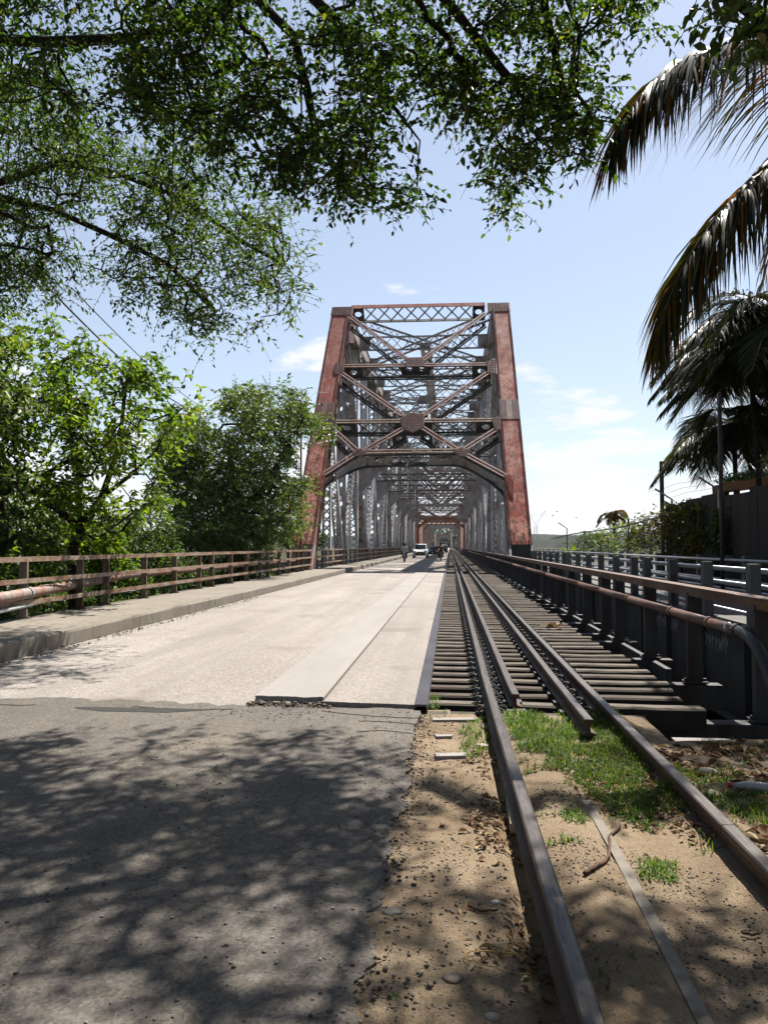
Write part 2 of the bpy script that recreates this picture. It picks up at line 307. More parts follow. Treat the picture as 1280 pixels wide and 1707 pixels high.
mb = MB(); nx = len(xs)
mb.add([(x, y, hf(x, y)) for y in ys for x in xs], [(j * nx + i, j * nx + i + 1, (j + 1) * nx + i + 1, (j + 1) * nx + i) for j in range(len(ys) - 1) for i in range(nx - 1)])
tag(mb.build('ground', EARTH, smooth=True), kind='structure')
tag(MB().add([(-4000, 40, -9), (4000, 40, -9), (4000, 640, -9), (-4000, 640, -9)], [(0, 1, 2, 3)]).build('river_water', WATER), kind='structure')
def vnoise(x, y, seed=0):
    x = np.asarray(x, float); y = np.asarray(y, float); xi = np.floor(x).astype(int); yi = np.floor(y).astype(int); fx = x - xi; fy = y - yi
    fx = fx * fx * (3 - 2 * fx); fy = fy * fy * (3 - 2 * fy)
    def h(a, b):
        n = (a * 374761393 + b * 668265263 + seed * 974634777) & 0x7fffffff; n = ((n ^ (n >> 13)) * 1274126177) & 0x7fffffff
        return ((n ^ (n >> 16)) & 0xffff) / 65535.
    return (h(xi, yi) * (1 - fx) + h(xi + 1, yi) * fx) * (1 - fy) + (h(xi, yi + 1) * (1 - fx) + h(xi + 1, yi + 1) * fx) * fy
def fbm(x, y, o=4, seed=0):
    t = 0; a = .5; f = 1.
    for k in range(o): t = t + a * vnoise(np.asarray(x) * f, np.asarray(y) * f, seed + k); a *= .5; f *= 2.03
    return t
# far hills on the other bank
def hill(name, x0, x1, y, hmax, seed, n=160):
    xx = np.linspace(x0, x1, n); yy = np.linspace(y - 260, y + 400, 26); X, Y = np.meshgrid(xx, yy)
    prof = np.clip(1 - ((Y - y) / 400) ** 2, 0, 1) * np.clip((Y - (y - 260)) / 200, 0, 1) ** .6
    edge = np.clip(np.minimum(X - x0, x1 - X) / 220, 0, 1) ** .7
    Z = -2 + hmax * prof * edge * (.55 + .6 * fbm(X / 170, Y / 170, 4, seed)) + 9 * edge * fbm(X / 16, Y / 16, 3, seed + 5) - 2
    v = np.stack([X, Y, Z], -1).reshape(-1, 3); k = len(xx); j, i = np.meshgrid(np.arange(len(yy) - 1), np.arange(k - 1), indexing='ij')
    f = np.stack([j * k + i, j * k + i + 1, (j + 1) * k + i + 1, (j + 1) * k + i], -1).reshape(-1, 4)
    tag(link(name, np_mesh(name, v, f, smooth=True), HILLM), kind='structure')
hill('hills', 40, 900, 1150, 30, 3); hill('hills', -1000, -40, 1150, 26, 9); hill('hills', -400, 420, 1500, 26, 15); hill('hills', -2600, 2800, 2600, 42, 21, 300)
# near dirt, finely modelled
gx = np.arange(-1.4, 9.01, .045); gy = np.concatenate([np.arange(-4, 1.2, .25), np.arange(1.2, 7.3, .045)]); X, Y = np.meshgrid(gx, gy)
def dirt_z(x, y):
    z = -.028 + .022 * (fbm(np.asarray(x) * 1.5, np.asarray(y) * 1.5, 4, 2) - .5) + .016 * (fbm(np.asarray(x) * 9, np.asarray(y) * 9, 3, 8) - .5)
    x = np.asarray(x); y = np.asarray(y)
    z = z + .055 * np.exp(-((x - .60) / .19) ** 2) * (y < 6.9) - .055 * np.exp(-((x - .29 - .01 * np.maximum(0, 8 - y)) / .05) ** 2) + .05 * np.exp(-((x - 1.38) / .14) ** 2) + .05 * np.clip((x - 1.6) / 1.2, 0, 1)
    m_ = np.clip((x + .95) / .5, 0, 1) * np.clip((.12 - x) / .25, 0, 1) * np.clip((6.9 - y) / .5, 0, 1)
    z = z + m_ * (.012 + .012 * np.clip((5.6 - y) / 1.2, 0, 1) + .05 * (fbm(x * 4.5, y * 4.5, 4, 14) - .52) - .05 * np.clip((-.32 - x) / .3, 0, 1))
    z = z - 1.9 * np.clip((y - 6.28) / .12, 0, 1) * (x > 1.72) * (x < 6.2) - 1.5 * np.clip((y - 7.12) / .06, 0, 1) * (x > .02) * (x <= 1.72)
    return z
Z = dirt_z(X, Y); k = len(gx); v = np.stack([X, Y, Z], -1).reshape(-1, 3)
j, i = np.meshgrid(np.arange(len(gy) - 1), np.arange(k - 1), indexing='ij')
f = np.stack([j * k + i, j * k + i + 1, (j + 1) * k + i + 1, (j + 1) * k + i], -1).reshape(-1, 4)
tag(link('dirt_verge', np_mesh('dirt_verge', v, f, smooth=True), DIRT), kind='structure')
# asphalt approach: slab with broken right edge and broken front edge
def jag(t, a, seed): return (float(fbm(t * 3.1, 3.3, 4, seed)) - .47) * a + (float(fbm(t * 14., 7.3, 3, seed + 3)) - .47) * a * .35
right = [(-.27 + jag(y, .11, 5) + (float(fbm(y * 9.7, 1.3, 4, 61)) - .47) * .11 + random.uniform(-.012, .012) - .06 * max(0, 4.5 - y) / 3, y) for y in np.arange(-3, 7.0, .022)]
front = [(x, (7.13 + jag(x, .22, 12)) if x > -1.95 else 7.30 + jag(x * .6, .55, 12) + (float(fbm(x * 9., 4.1, 4, 71)) - .47) * .16) for x in np.arange(-.28, -5.77, -.03)]
poly = right + front + [(-5.9, 7.1), (-14, 7.1), (-14, -3)]
# top as fine grid so that it undulates
def poly_slab(name, poly, top, bot, mat):
    bm = bmesh.new(); vs = [bm.verts.new((x, y, top)) for x, y in poly]; fc = bm.faces.new(vs)
    r = bmesh.ops.extrude_face_region(bm, geom=[fc]); 
    for q in r['geom']:
        if isinstance(q, bmesh.types.BMVert): q.co.z = bot
    bmesh.ops.triangulate(bm, faces=bm.faces[:]); bmesh.ops.recalc_face_normals(bm, faces=bm.faces[:])
    me = bpy.data.meshes.new(name); bm.to_mesh(me); bm.free(); return link(name, me, mat)
tag(poly_slab('asphalt_road', poly, 0.0, -.12, ASPH), kind='structure')
pp_ = [(-2.85 + .55 * math.cos(a) * (1 + .25 * math.sin(3 * a)) , 6.88 + .12 * math.sin(a) * (1 + .3 * math.cos(2 * a))) for a in np.linspace(0, 2 * PI, 40, endpoint=False)]
tag(poly_slab('asphalt_patch', pp_, .003, -.02, PATCH), kind='structure')
# cracks running across the asphalt near the deck joint
mb = MB()
def crack(pts, w=.012, seed=1, z=.004):
    P = []
    for (a, b) in zip(pts[:-1], pts[1:]):
        for t in np.linspace(0, 1, 14)[:-1]: P.append((a[0] + (b[0] - a[0]) * t, a[1] + (b[1] - a[1]) * t))
    P = [(x + jag(x * 3 + y, .05, seed), y + jag(x * 4 - y, .07, seed + 2)) for x, y in P]
    for (a, b) in zip(P[:-1], P[1:]):
        ww = w * random.uniform(.4, 1.3); mb.beam((a[0], a[1], z - .004), (b[0], b[1], z - .004), ww, .008)
crack([(-.3, 6.75), (-.75, 6.82), (-1.2, 6.98)], .018, 3); crack([(-.28, 6.55), (-.6, 6.6), (-.8, 6.62)], .014, 8); crack([(-.3, 6.2), (-.55, 6.28), (-.75, 6.22)], .012, 5)
crack([(-2.0, 7.0), (-2.4, 6.9), (-3.0, 7.02)], .02, 14); crack([(-3.9, 7.0), (-4.6, 6.95)], .025, 19)
tag(mb.build('asphalt_crack', plain('crack_dirt', (.035, .03, .026), .95)), kind='structure')
# bridge deck (concrete) with broken start, raised strip, slab beside the steel edge
YF = 640.
fr = [(x, 6.8) for x in np.arange(-5.75, -1.92, .5)]
tag(poly_slab('bridge_deck', [(-5.76, YF), ] + [(-5.76, 6.8)] + fr + [(-1.90, 6.8), (-1.90, YF)], -.009, -.35, DECK), kind='structure')
fr = [(x, 7.42 + jag(x * 2.6, .22, 41) - .05 * (x + 1.9)) for x in np.arange(-1.89, -1.22, .04)]
tag(poly_slab('concrete_strip', [(-1.895, YF)] + fr + [(-1.215, 7.38), (-1.215, YF)], .046, -.3, STRIP), kind='structure')
tag(poly_slab('concrete_strip', [(-1.195, YF), (-1.195, 7.26), (-.9, 7.22), (-.6, 7.2), (-.335, 7.17), (-.335, YF)], .032, -.3, DECK), kind='structure')
tag(MB().box(-1.89, -.335, 7.12, 7.5, -.3, -.012).build('deck_joint', plain('joint_dirt', (.09, .07, .055), .95)), kind='structure')
tag(MB().box(-1.215, -1.195, 7.26, YF, -.3, .027).build('deck_joint', plain('joint_dirt2', (.11, .085, .065), .95)), kind='structure')
# footway along the left with kerb pieces
tag(MB().box(-7.72, -6.0, 2, YF, -.25, .205).build('pavement', WALK), kind='structure')
kerb = thing('kerb', 'tan concrete kerb edging the footway left of the road', 'kerb', (-5.88, 7, 0))
y = 1.0; first = True
while y < YF:
    L = 9.6 if y < 40 else 12.0
    mb = MB(); d = random.uniform(-.008, .008); n = 16 if y < 45 else 4
    prof = [(-6.0, -.2), (-5.765, -.2), (-5.77, .19), (-5.79, .222), (-5.82, .232), (-6.0, .225)]
    P = []
    for q in np.linspace(y, y + L - .012, n + 1):
        for (a, b) in prof:
            jx = (random.uniform(-.010, .010) if b > 0 and a > -5.95 else 0); P.append((a + d + jx, q, b + d + (random.uniform(-.006, .006) if b > 0 else 0)))
    fs = [(i * 6 + j, i * 6 + (j + 1) % 6, (i + 1) * 6 + (j + 1) % 6, (i + 1) * 6 + j) for i in range(n) for j in range(6)] + [tuple(range(5, -1, -1)), tuple(n * 6 + j for j in range(6))]
    mb.add(P, fs); mb.build('kerb_piece', WALK, kerb); y += L
# steel edge plate beside the rails
ep = MB().box(-.330, -.315, 7.12, YF, -.25, .045).box(-.315, -.215, 7.1, YF, .030, .050).box(-.225, -.210, 7.1, YF, -.2, .030)
tag(ep.build('edge_plate', plain('plate_steel', (.17, .16, .18), .35, .5, .25, 2)), 'long dark steel edge plate between concrete deck and sleepers', 'steel plate')
# ================================================================== RAILWAY
track = thing('railway_track', 'narrow gauge railway track with guard rails on open sleepers', 'railway track', (.9, 7, -.1))
RT = .13
def bend(x, y): return x + (.0078 * (8 - y) if y < 8 else 0)
def rail(name, xc, y0, y1, tip=False):
    prof = [(-.055, -.13), (.055, -.13), (.055, -.115), (.012, -.10), (.010, -.045), (.036, -.036), (.036, -.006), (.028, 0), (-.028, 0), (-.036, -.006), (-.036, -.036), (-.010, -.045), (-.012, -.10), (-.055, -.115)]
    st = [y for y in [-3, -1, 1, 2, 3, 4, 5, 6, 7, 8, 20, 60, 150, 300, YF] if y0 < y < y1]; st = [y0] + st + [y1]; n = len(prof)
    P = [(bend(xc, y) + a, y, RT + b) for y in st for a, b in prof]
    fs = [(i * n + j, i * n + (j + 1) % n, (i + 1) * n + (j + 1) % n, (i + 1) * n + j) for i in range(len(st) - 1) for j in range(n)] + [tuple(range(n - 1, -1, -1)), tuple((len(st) - 1) * n + j for j in range(n))]
    o = MB().add(P, fs).build(name, [RAIL, RAILSIDE], track)
    for p in o.data.polygons: p.material_index = 0 if abs(p.normal.z) > .3 and p.center.z > RT - .02 else 1
    return o
XLR, XRR = .362, 1.325
for xc, brk in ((XLR, 4.63), (XRR, 3.97)):
    rail('rail', xc, -4, brk - .004); rail('rail', xc, brk + .004, YF)
rail('guard_rail', .592, 7.25, YF); rail('guard_rail', 1.075, 6.25, YF)
# sleepers
def tie_mesh(L, w, h, seed):
    r = random.Random(seed); P = []; n = 7; ch = .018
    for i in range(n):
        x = -L / 2 + L * i / (n - 1); jw = r.uniform(-.008, .008); jz = r.uniform(-.007, .006)
        for (a, b) in ((-w / 2, -h), (w / 2, -h), (w / 2, -ch), (w / 2 - ch, 0), (-w / 2 + ch, 0), (-w / 2, -ch)):
            P.append((x + r.uniform(-.012, .012) * (i in (0, n - 1)), a + jw, b + (jz if b > -h else 0)))
    fs = [(i * 6 + j, (i + 1) * 6 + j, (i + 1) * 6 + (j + 1) % 6, i * 6 + (j + 1) % 6) for i in range(n - 1) for j in range(6)] + [tuple(range(6)), tuple((n - 1) * 6 + j for j in range(5, -1, -1))]
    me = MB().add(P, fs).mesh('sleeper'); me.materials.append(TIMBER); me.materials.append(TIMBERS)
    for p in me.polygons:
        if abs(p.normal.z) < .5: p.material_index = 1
    return me
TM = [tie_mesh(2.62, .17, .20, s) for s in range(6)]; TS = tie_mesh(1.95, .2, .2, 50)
y = 6.72; k = 0; tz = RT - .145; far = MB()
ty = []
while y < YF:
    if k < 290:
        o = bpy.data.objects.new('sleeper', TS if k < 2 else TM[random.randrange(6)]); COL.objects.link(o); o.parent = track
        xc = .97 + random.uniform(-.10, .10)
        if k < 2: xc = .72 + .05 * k
        if 3 < k < 14: xc += .06
        o.matrix_parent_inverse = Matrix.Translation(-V(track.location)); o.location = (xc, y + random.uniform(-.012, .012), tz - (.02 if k < 2 else random.uniform(0, .012))); o.rotation_euler = (0, 0, random.uniform(-.012, .012) + (PI if random.random() < .5 else 0))
        ty.append(y)
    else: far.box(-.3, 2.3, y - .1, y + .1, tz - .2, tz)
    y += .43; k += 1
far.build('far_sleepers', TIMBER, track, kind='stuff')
# tie plates and spring clips
cl = MB()
for y in ty[1:150]:
    for xc in (XLR, XRR):
        cl.box(xc - .13, xc + .13, y - .08, y + .08, tz, tz + .014)
        if y < 36:
            for s in (-1, 1):
                x = xc + s * .085
                cl.tube([(x + s * .03, y - .055, tz + .02), (x - s * .015, y - .06, tz + .05), (x - s * .03, y - .02, tz + .045), (x + s * .05, y, tz + .06), (x - s * .03, y + .03, tz + .045), (x + s * .02, y + .06, tz + .03)], .011, 5)
                cl.box(x + s * .02, x + s * .06, y - .02, y + .02, tz + .01, tz + .055)
    for xc in (.592, 1.075): cl.box(xc - .09, xc + .09, y - .06, y + .06, tz, tz + .02)
cl.build('rail_fastenings', STEELD, track, kind='stuff')
# buried timber edging, concrete sleeper tops, small timber by the rail
mb = MB(); pts = [(.80 + .006 * math.sin(y * 2.1), y) for y in np.arange(.5, 4.85, .15)]
for (a, b) in zip(pts[:-1], pts[1:]): mb.beam((a[0], a[1], -.040 + .022 * (float(fbm(a[1] * 1.3, 2.2, 3, 77)) - .4)), (b[0], b[1], -.040 + .022 * (float(fbm(b[1] * 1.3, 2.2, 3, 77)) - .4)), .05, .08)
tag(mb.build('buried_edging', WALK), 'pale concrete edging strip buried in dirt between the two rails', 'edging strip')
for (px0, px1, py, w, lab) in ((722, 792, 1201, .10, 'pale sleeper top by asphalt edge, closest to the steel plate'), (727, 753, 1229, .07, 'smallest grey slab in the gravel between its two neighbours'), (727, 776, 1261, .10, 'pale flat slab in the gravel, nearest the camera of three')):
    a = at_z(px0, py, -.02); b = at_z(px1, py, -.02); q = [(a.x, a.y - w / 2), (b.x, b.y - w / 2 + .015), (b.x + .01, b.y + w / 2), (a.x - .01, a.y + w / 2 - .01)]
    tag(MB().prism(q, -.12, -.004).build('buried_sleeper', STRIP), lab, 'sleeper')
a = at_z(848, 1330, 0.0); b = at_z(856, 1378, 0.0)
tag(MB().beam((a.x, a.y, -.01), (b.x, b.y, -.01), .035, .05).build('wood_offcut', plain('pale_wood', (.42, .34, .22), .8)), 'short pale wooden offcut wedged against outer side of left rail', 'wood offcut')
# abutment edge under the right end of the sleepers
ab = thing('abutment', 'low concrete abutment sill at the dark gap right of track', 'abutment', (2.6, 6.3, -.3))
MB().box(1.55, 3.9, 6.18, 6.36, -1.9, -.06).build('sill', WALK, ab); MB().box(1.95, 2.45, 6.5, 7.1, -.5, -.20).build('bearing_block', STRIP, ab); MB().box(-8, 6.2, 7.0, 7.1, -2.2, -.37).build('back_wall', WALK, ab)
# ================================================================== MAIN TRUSS BRIDGE
def frame3(a, b, wdir):
    u = (b - a); L = u.length; u = u / L; w = V(wdir); w = (w - u * w.dot(u)).normalized(); return u, L, w, u.cross(w)
def lace(mb, a, u, L, w, off, hw, pitch, bar, cross=True, th=.014):
    n = max(2, round(L / pitch)); st = L / n; nrm = u.cross(w)
    for i in range(n):
        p, q = a + u * (i * st) + off, a + u * ((i + 1) * st) + off
        mb.beam(p - w * hw, q + w * hw, bar, th, nrm)
        if cross: mb.beam(p + w * hw + nrm * .016, q - w * hw + nrm * .016, bar, th, nrm)
def laced(mb, a, b, wdir, w, d, pitch=.62, bar=.07, cross=True, lace_faces=(1, -1)):
    a, b = V(a), V(b); u, L, wd, dd = frame3(a, b, wdir)
    for s in (1, -1):
        mb.hexa((a + b) / 2 + wd * s * w / 2, u * L / 2, wd * .012, dd * d / 2)
        for t in (1, -1): mb.hexa((a + b) / 2 + wd * s * (w / 2 - .06) + dd * t * (d / 2 - .011), u * L / 2, wd * .05, dd * .010)
    for t in lace_faces: lace(mb, a, u, L, wd, dd * t * (d / 2 + .008), w / 2 - .02, pitch, bar, cross)
def holed_strip(mb, a, u, wd, L, w, pitch, rx, ry, n=12):
    k = max(1, round(L / pitch)); st = L / k
    for i in range(k):
        c = a + u * (i + .5) * st; P = []
        for j in range(n):
            t = 2 * PI * j / n + PI / n; ct, sn = math.cos(t), math.sin(t); m_ = max(abs(ct) / (w / 2), abs(sn) / (st / 2))
            P.append(c + wd * (ct / m_) + u * (sn / m_))
        for j in range(n):
            t = 2 * PI * j / n + PI / n; P.append(c + wd * rx * math.cos(t) + u * ry * math.sin(t))
        # square off corners
        mb.add(P, [(j, (j + 1) % n, n + (j + 1) % n, n + j) for j in range(n)])
        for sx in (1, -1):
            for sy in (1, -1):
                cs = [q for q in P[:n] if ((q - c).dot(wd) * sx > 0 and (q - c).dot(u) * sy > 0)]
                cs.sort(key=lambda q: -(abs((q - c).dot(wd)) / (w / 2) - abs((q - c).dot(u)) / (st / 2)))
                if len(cs) >= 2:
                    # vertices on the two sides next to the corner
                    sd_ = [q for q in cs if abs(abs((q - c).dot(wd)) - w / 2) < 1e-5]; tp = [q for q in cs if abs(abs((q - c).dot(u)) - st / 2) < 1e-5]
                    if sd_ and tp:
                        p1 = max(sd_, key=lambda q: abs((q - c).dot(u))); p2 = max(tp, key=lambda q: abs((q - c).dot(wd)))
                        mb.add([p1, c + wd * sx * w / 2 + u * sy * st / 2, p2], [(0, 1, 2)])
def perforated(mb, a, b, wdir, w, d, pitch=1.0, rx=.14, ry=.2):
    a, b = V(a), V(b); u, L, wd, dd = frame3(a, b, wdir)
    for s in (1, -1): mb.hexa((a + b) / 2 + wd * s * w / 2, u * L / 2, wd * .012, dd * d / 2)
    for t in (1, -1): holed_strip(mb, a + dd * t * (d / 2 + .005), u, wd, L, w + .12, pitch, rx, ry)
def girder(mb, A, B, D, fw=.3, ft=.07, pitch=.9, bar=.06, cross=True, ends=0.0, flat=None):
    """lattice girder: chord A-B, second chord offset by D"""
    A, B, D = V(A), V(B), V(D); u = (B - A); L = u.length; u = u / L; dn = D.normalized(); h = D.length; sd = u.cross(dn).normalized()
    for o in (V(), D): mb.hexa((A + B) / 2 + o, u * L / 2, sd * fw / 2, dn * ft / 2)
    a = A + u * ends; lace(mb, a + D / 2, u, L - 2 * ends, dn, V(), h / 2 - .03, pitch, bar, cross)
    if ends > 0:
        for e in (A + u * ends / 2, B - u * ends / 2): mb.hexa(e + D / 2, u * ends / 2, sd * .015, dn * (h / 2 - ft / 2))
XL_, XR_ = -8.10, 3.78; HW = .56
Yb, Zb_, Yt, Zt_ = 41.8, 1.6, 56.5, 19.4        # front plane of the inclined end posts
tv = V((0, Yt - Yb, Zt_ - Zb_)); TL = tv.length; tv = tv / TL; nin = V((0, tv.z, -tv.y)); nout = -nin
P0 = V((0, Yb, Zb_))
def ppl(px, py, off=0.0): return at_plane(px, py, P0 + nin * off, nout)
bridge = thing('truss_bridge', 'tall riveted steel truss bridge span with red inclined end portal', 'bridge', (-2.15, 41.8, 0))
for X in (XL_, XR_):
    a = V((X, Yb, Zb_)); b = V((X, Yt, Zt_))
    mb = MB(); mb.hexa((a + b) / 2 - nout * .02, tv * TL / 2, V((.63, 0, 0)), nout * .02)
    ep_ = mb.build('end_post', PRIMER, bridge)
    mb = MB(); a2 = a - tv * 2.3
    for s in (1, -1):
        mb.hexa((a2 + b) / 2 + V((s * .53, 0, 0)) + nin * .57, (b - a2) / 2, V((.014, 0, 0)), nin * .52)
        mb.hexa((a2 + b) / 2 + V((s * .58, 0, 0)) + nin * 1.08, (b - a2) / 2, V((.06, 0, 0)), nin * .012)
        mb.hexa((a2 + a) / 2 + V((s * .58, 0, 0)) + nin * .06, tv * 1.13, V((.06, 0, 0)), nin * .012)
        # thin rivetted angle on the side plates
        mb.hexa((a2 + b) / 2 + V((s * .55, 0, 0)) + nin * .12, (b - a2) / 2, V((.010, 0, 0)), nin * .07)
        mb.hexa((a2 + b) / 2 + V((s * .55, 0, 0)) + nin * 1.0, (b - a2) / 2, V((.010, 0, 0)), nin * .07)
    lace(mb, a, tv, TL, V((1, 0, 0)), nin * 1.1, .5, .8, .09)
    mb.build('web_plate', ORANGE if X < 0 else STEEL, ep_)
    rv = MB()
    for u_ in (-.585, -.50, .50, .585):
        s = .1 + (.07 if abs(u_) < .55 else 0)
        while s < TL - .1: rv.rivet(a + tv * s + V((u_, 0, 0)), nout, .043); s += .17
    for s in (.12, .26): 
        for u_ in np.arange(-.42, .43, .14): rv.rivet(a + tv * s + V((u_, 0, 0)), nout, .043)
    for u_ in (-.36, -.28, .16, .24): 
        for s in np.arange(.4, .9, .13): rv.rivet(a + tv * s + V((u_, 0, 0)), nout, .03)
    sx = 1 if X < 0 else -1
    for s in np.arange(-2.2, TL, .17):
        for o in (.09, .16, .96, 1.03): rv.rivet(a + tv * (s + (o > .1) * .08) + V((sx * .561, 0, 0)) + nin * o, V((sx, 0, 0)), .032)
    rv.build('rivets', CAPM, ep_, kind='stuff')
    # cover plate splices and seams
    sp_ = MB(); q = 13.2 if X > 0 else 13.2
    sp_.hexa(a + tv * (q * .84) + nout * .015, tv * .95, V((.62, 0, 0)), nout * .013); sp_.build('splice_plate', CAPM, bridge)
    rv = MB()
    for u_ in np.arange(-.55, .56, .11):
        for s in np.arange(-.88, .9, .16): 
            if abs(u_) > .12: rv.rivet(a + tv * (q * .84 + s) + V((u_, 0, 0)) + nout * .028, nout, .032)
    rv.build('rivets', CAPM, bridge.children[-1], kind='stuff')
    # pedestal and bearing below the red plate
    MB().box(X - .55, X + .55, 41.9, 43.4, -1.5, 1.56).build('bearing_block', STEELD if X > 0 else STEEL, bridge)
    # hip gusset
    sx = 1 if X < 0 else -1
    mb = MB(); mb.hexa(b - tv * .52 + V((sx * .16, 0, 0)) + nout * .02, tv * .56, V((.82, 0, 0)), nout * .018)
    for s in (1, -1):
        G_ = [(Yt - .12, 19.34), (Yt + 3.4, 19.34), (Yt + 3.4, 17.6), (Yt - .4, 16.6), (Yt - 2.15, 16.9)]; x0, x1 = X + s * .56 - .012, X + s * .56 + .012
        mb.add([(x0, a_, b_) for a_, b_ in G_] + [(x1, a_, b_) for a_, b_ in G_], [(0, 1, 2, 3, 4), (9, 8, 7, 6, 5)] + [(i, 5 + i, 5 + (i + 1) % 5, (i + 1) % 5) for i in range(5)])
    hg = mb.build('gusset_plate', CAPM, bridge); rv = MB()
    for u_ in np.arange(-.74, .75, .125):
        for s in np.arange(-.5, .51, .125): rv.rivet(b - tv * .52 + V((sx * .16 + u_, 0, 0)) + tv * s + nout * .038, nout, .043)
    rv.build('rivets', CAPM, hg, kind='stuff')
DI = nin * 1.12
def pm(name, p, q, mat=GREYRED, fw=.34, pitch=.95, cross=True, ends=.9, depth=1.12, web=True):
    A, B = ppl(*p), ppl(*q); mb = MB()
    u = (B - A).normalized(); sd = u.cross(nout).normalized(); L = (B - A).length
    o = MB(); 
    for s in (-1, 1):
        o.hexa((A + B) / 2 + sd * s * fw * .34, u * L / 2, sd * fw * .15, nout * .03)
    o = o.build(name, mat, bridge)
    for s in (-1, 1):
        mb.hexa((A + B) / 2 + sd * s * fw * .34 + nin * depth, u * L / 2, sd * fw * .15, nout * .03)
        mb.hexa((A + B) / 2 + sd * s * .02 + nin * .1, u * L / 2, sd * .012, nin * .08); mb.hexa((A + B) / 2 + sd * s * .02 + nin * (depth - .1), u * L / 2, sd * .012, nin * .08)
    if web: lace(mb, A + u * ends + nin * depth / 2, u, L - 2 * ends, nin, V(), depth / 2 - .06, pitch, .075, cross)
    if ends:
        for e, sg in ((A, 1), (B, -1)): holed_strip(mb, e + nin * depth / 2, u * sg, nin, ends, depth - .1, 1.0, .2, .26)
    mb.build('lattice_web', STEELD, o); return A, B
# portal top strut: solid plate + lattice
A, B = ppl(586, 512), ppl(808, 507); u = (B - A).normalized()
MB().hexa((A + B) / 2, (B - A) / 2, tv * .21, nout * .025).build('portal_strut', PRIMER, bridge)
mb = MB(); mb.hexa((A + B) / 2 + nin * 1.3, (B - A) / 2, tv * .14, nout * .03); 
lace(mb, A + u * .9 + nin * .65, u, (B - A).length - 1.8, nin, V(), .6, 1.05, .05); lace(mb, A + u * .9 + nin * .65 + tv * .14, u, (B - A).length - 1.8, nin, V(), .6, 1.05, .05)
for e in (A, B - u * .9): holed_strip(mb, e + nin * .65, u, nin, .9, 1.2, 1.0, .22, .26)
mb.build('lattice_web', STEELD, bridge.children[-1])
pm('portal_brace', (583, 527), (682, 602), ends=.4); pm('portal_brace', (809, 522), (703, 601), ends=.4)
pm('portal_strut', (572, 610), (819, 607), ends=1.3)
pm('portal_brace', (568, 621), (674, 694), ends=.6); pm('portal_brace', (818, 618), (702, 694), ends=.6)
pm('portal_strut', (560, 703), (828, 700), RAILPAINT, ends=1.3)
pm('portal_brace', (556, 716), (599, 755), ends=.5); pm('portal_brace', (832, 712), (767, 753), ends=.5)
pm('portal_brace', (676, 712), (600, 755), ends=1.1); pm('portal_brace', (700, 710), (766, 752), ends=1.1)
pm('portal_strut', (604, 753), (766, 751), RAILPAINT, ends=0, depth=.2, web=False)
pm('portal_brace', (594, 755), (540, 790), ends=0, depth=.2, web=False); pm('portal_brace', (770, 754), (848, 796), ends=0, depth=.2, web=False)
# arched lower edge of the portal
arc = [(526, 832), (536, 813), (549, 802), (570, 791), (590, 782), (612, 776.5), (640, 775), (690, 774.5), (745, 773.5), (762, 774), (778, 779), (798, 789), (818, 802), (836, 817), (852, 836)]
AR = [ppl(x, y, 1.12) for x, y in arc]; mb = MB()
for p, q in zip(AR[:-1], AR[1:]): 
    e = (q - p).normalized() * .02; mb.hexa((p + q) / 2, (q - p) / 2 + e, nin * .03, (q - p).cross(nin).normalized() * .17)
mb.build('portal_arch', STEELD, bridge)
def web(pf, pr, nm='web_plate'):
    F_ = [ppl(*p) + nin * .05 for p in pf]; R_ = [ppl(x, y, 1.12) for x, y in pr]; mb = MB()
    for i in range(len(F_) - 1): mb.add([F_[i], F_[i + 1], R_[i + 1], R_[i]], [(0, 1, 2, 3)])
    return mb
for pf, pr in (([(533, 796), (545, 787), (556, 780)], [(527, 830), (540, 810), (556, 798)]), ([(577, 766), (594, 757), (612, 755)], [(577, 788), (594, 781), (612, 776.5)]), ([(852, 800), (838, 790), (826, 784)], [(851, 834), (838, 819), (826, 809)]), ([(800, 770), (776, 757), (756, 753)], [(800, 791), (776, 779), (756, 774)])):
    web(pf, pr).build('web_plate', STEEL, bridge)
mb = MB(); A, B = ppl(612, 755), ppl(756, 753); u = (B - A).normalized(); L = (B - A).length
lace(mb, A + u * 1.5 + nin * .56, u, L - 3, nin, V(), .5, 1.0, .07)
for e, sg in ((A, 1), (B, -1)): holed_strip(mb, e + nin * .56, u * sg, nin, 1.5, 1.05, 1.5, .24, .36)
mb.build('lattice_web', STEEL, bridge); mb = MB()
A, B = ppl(556, 780), ppl(577, 766); u = (B - A).normalized(); holed_strip(mb, A + nin * .56, u, nin, (B - A).length, 1.0, 1.2, .2, .3)
mb.build('web_plate', STEEL, bridge); mb = MB()
A, B = ppl(826, 784), ppl(800, 770); u = (B - A).normalized(); holed_strip(mb, A + nin * .56, u, nin, (B - A).length, 1.0, 1.2, .2, .3)
mb.build('web_plate', STEEL, bridge)
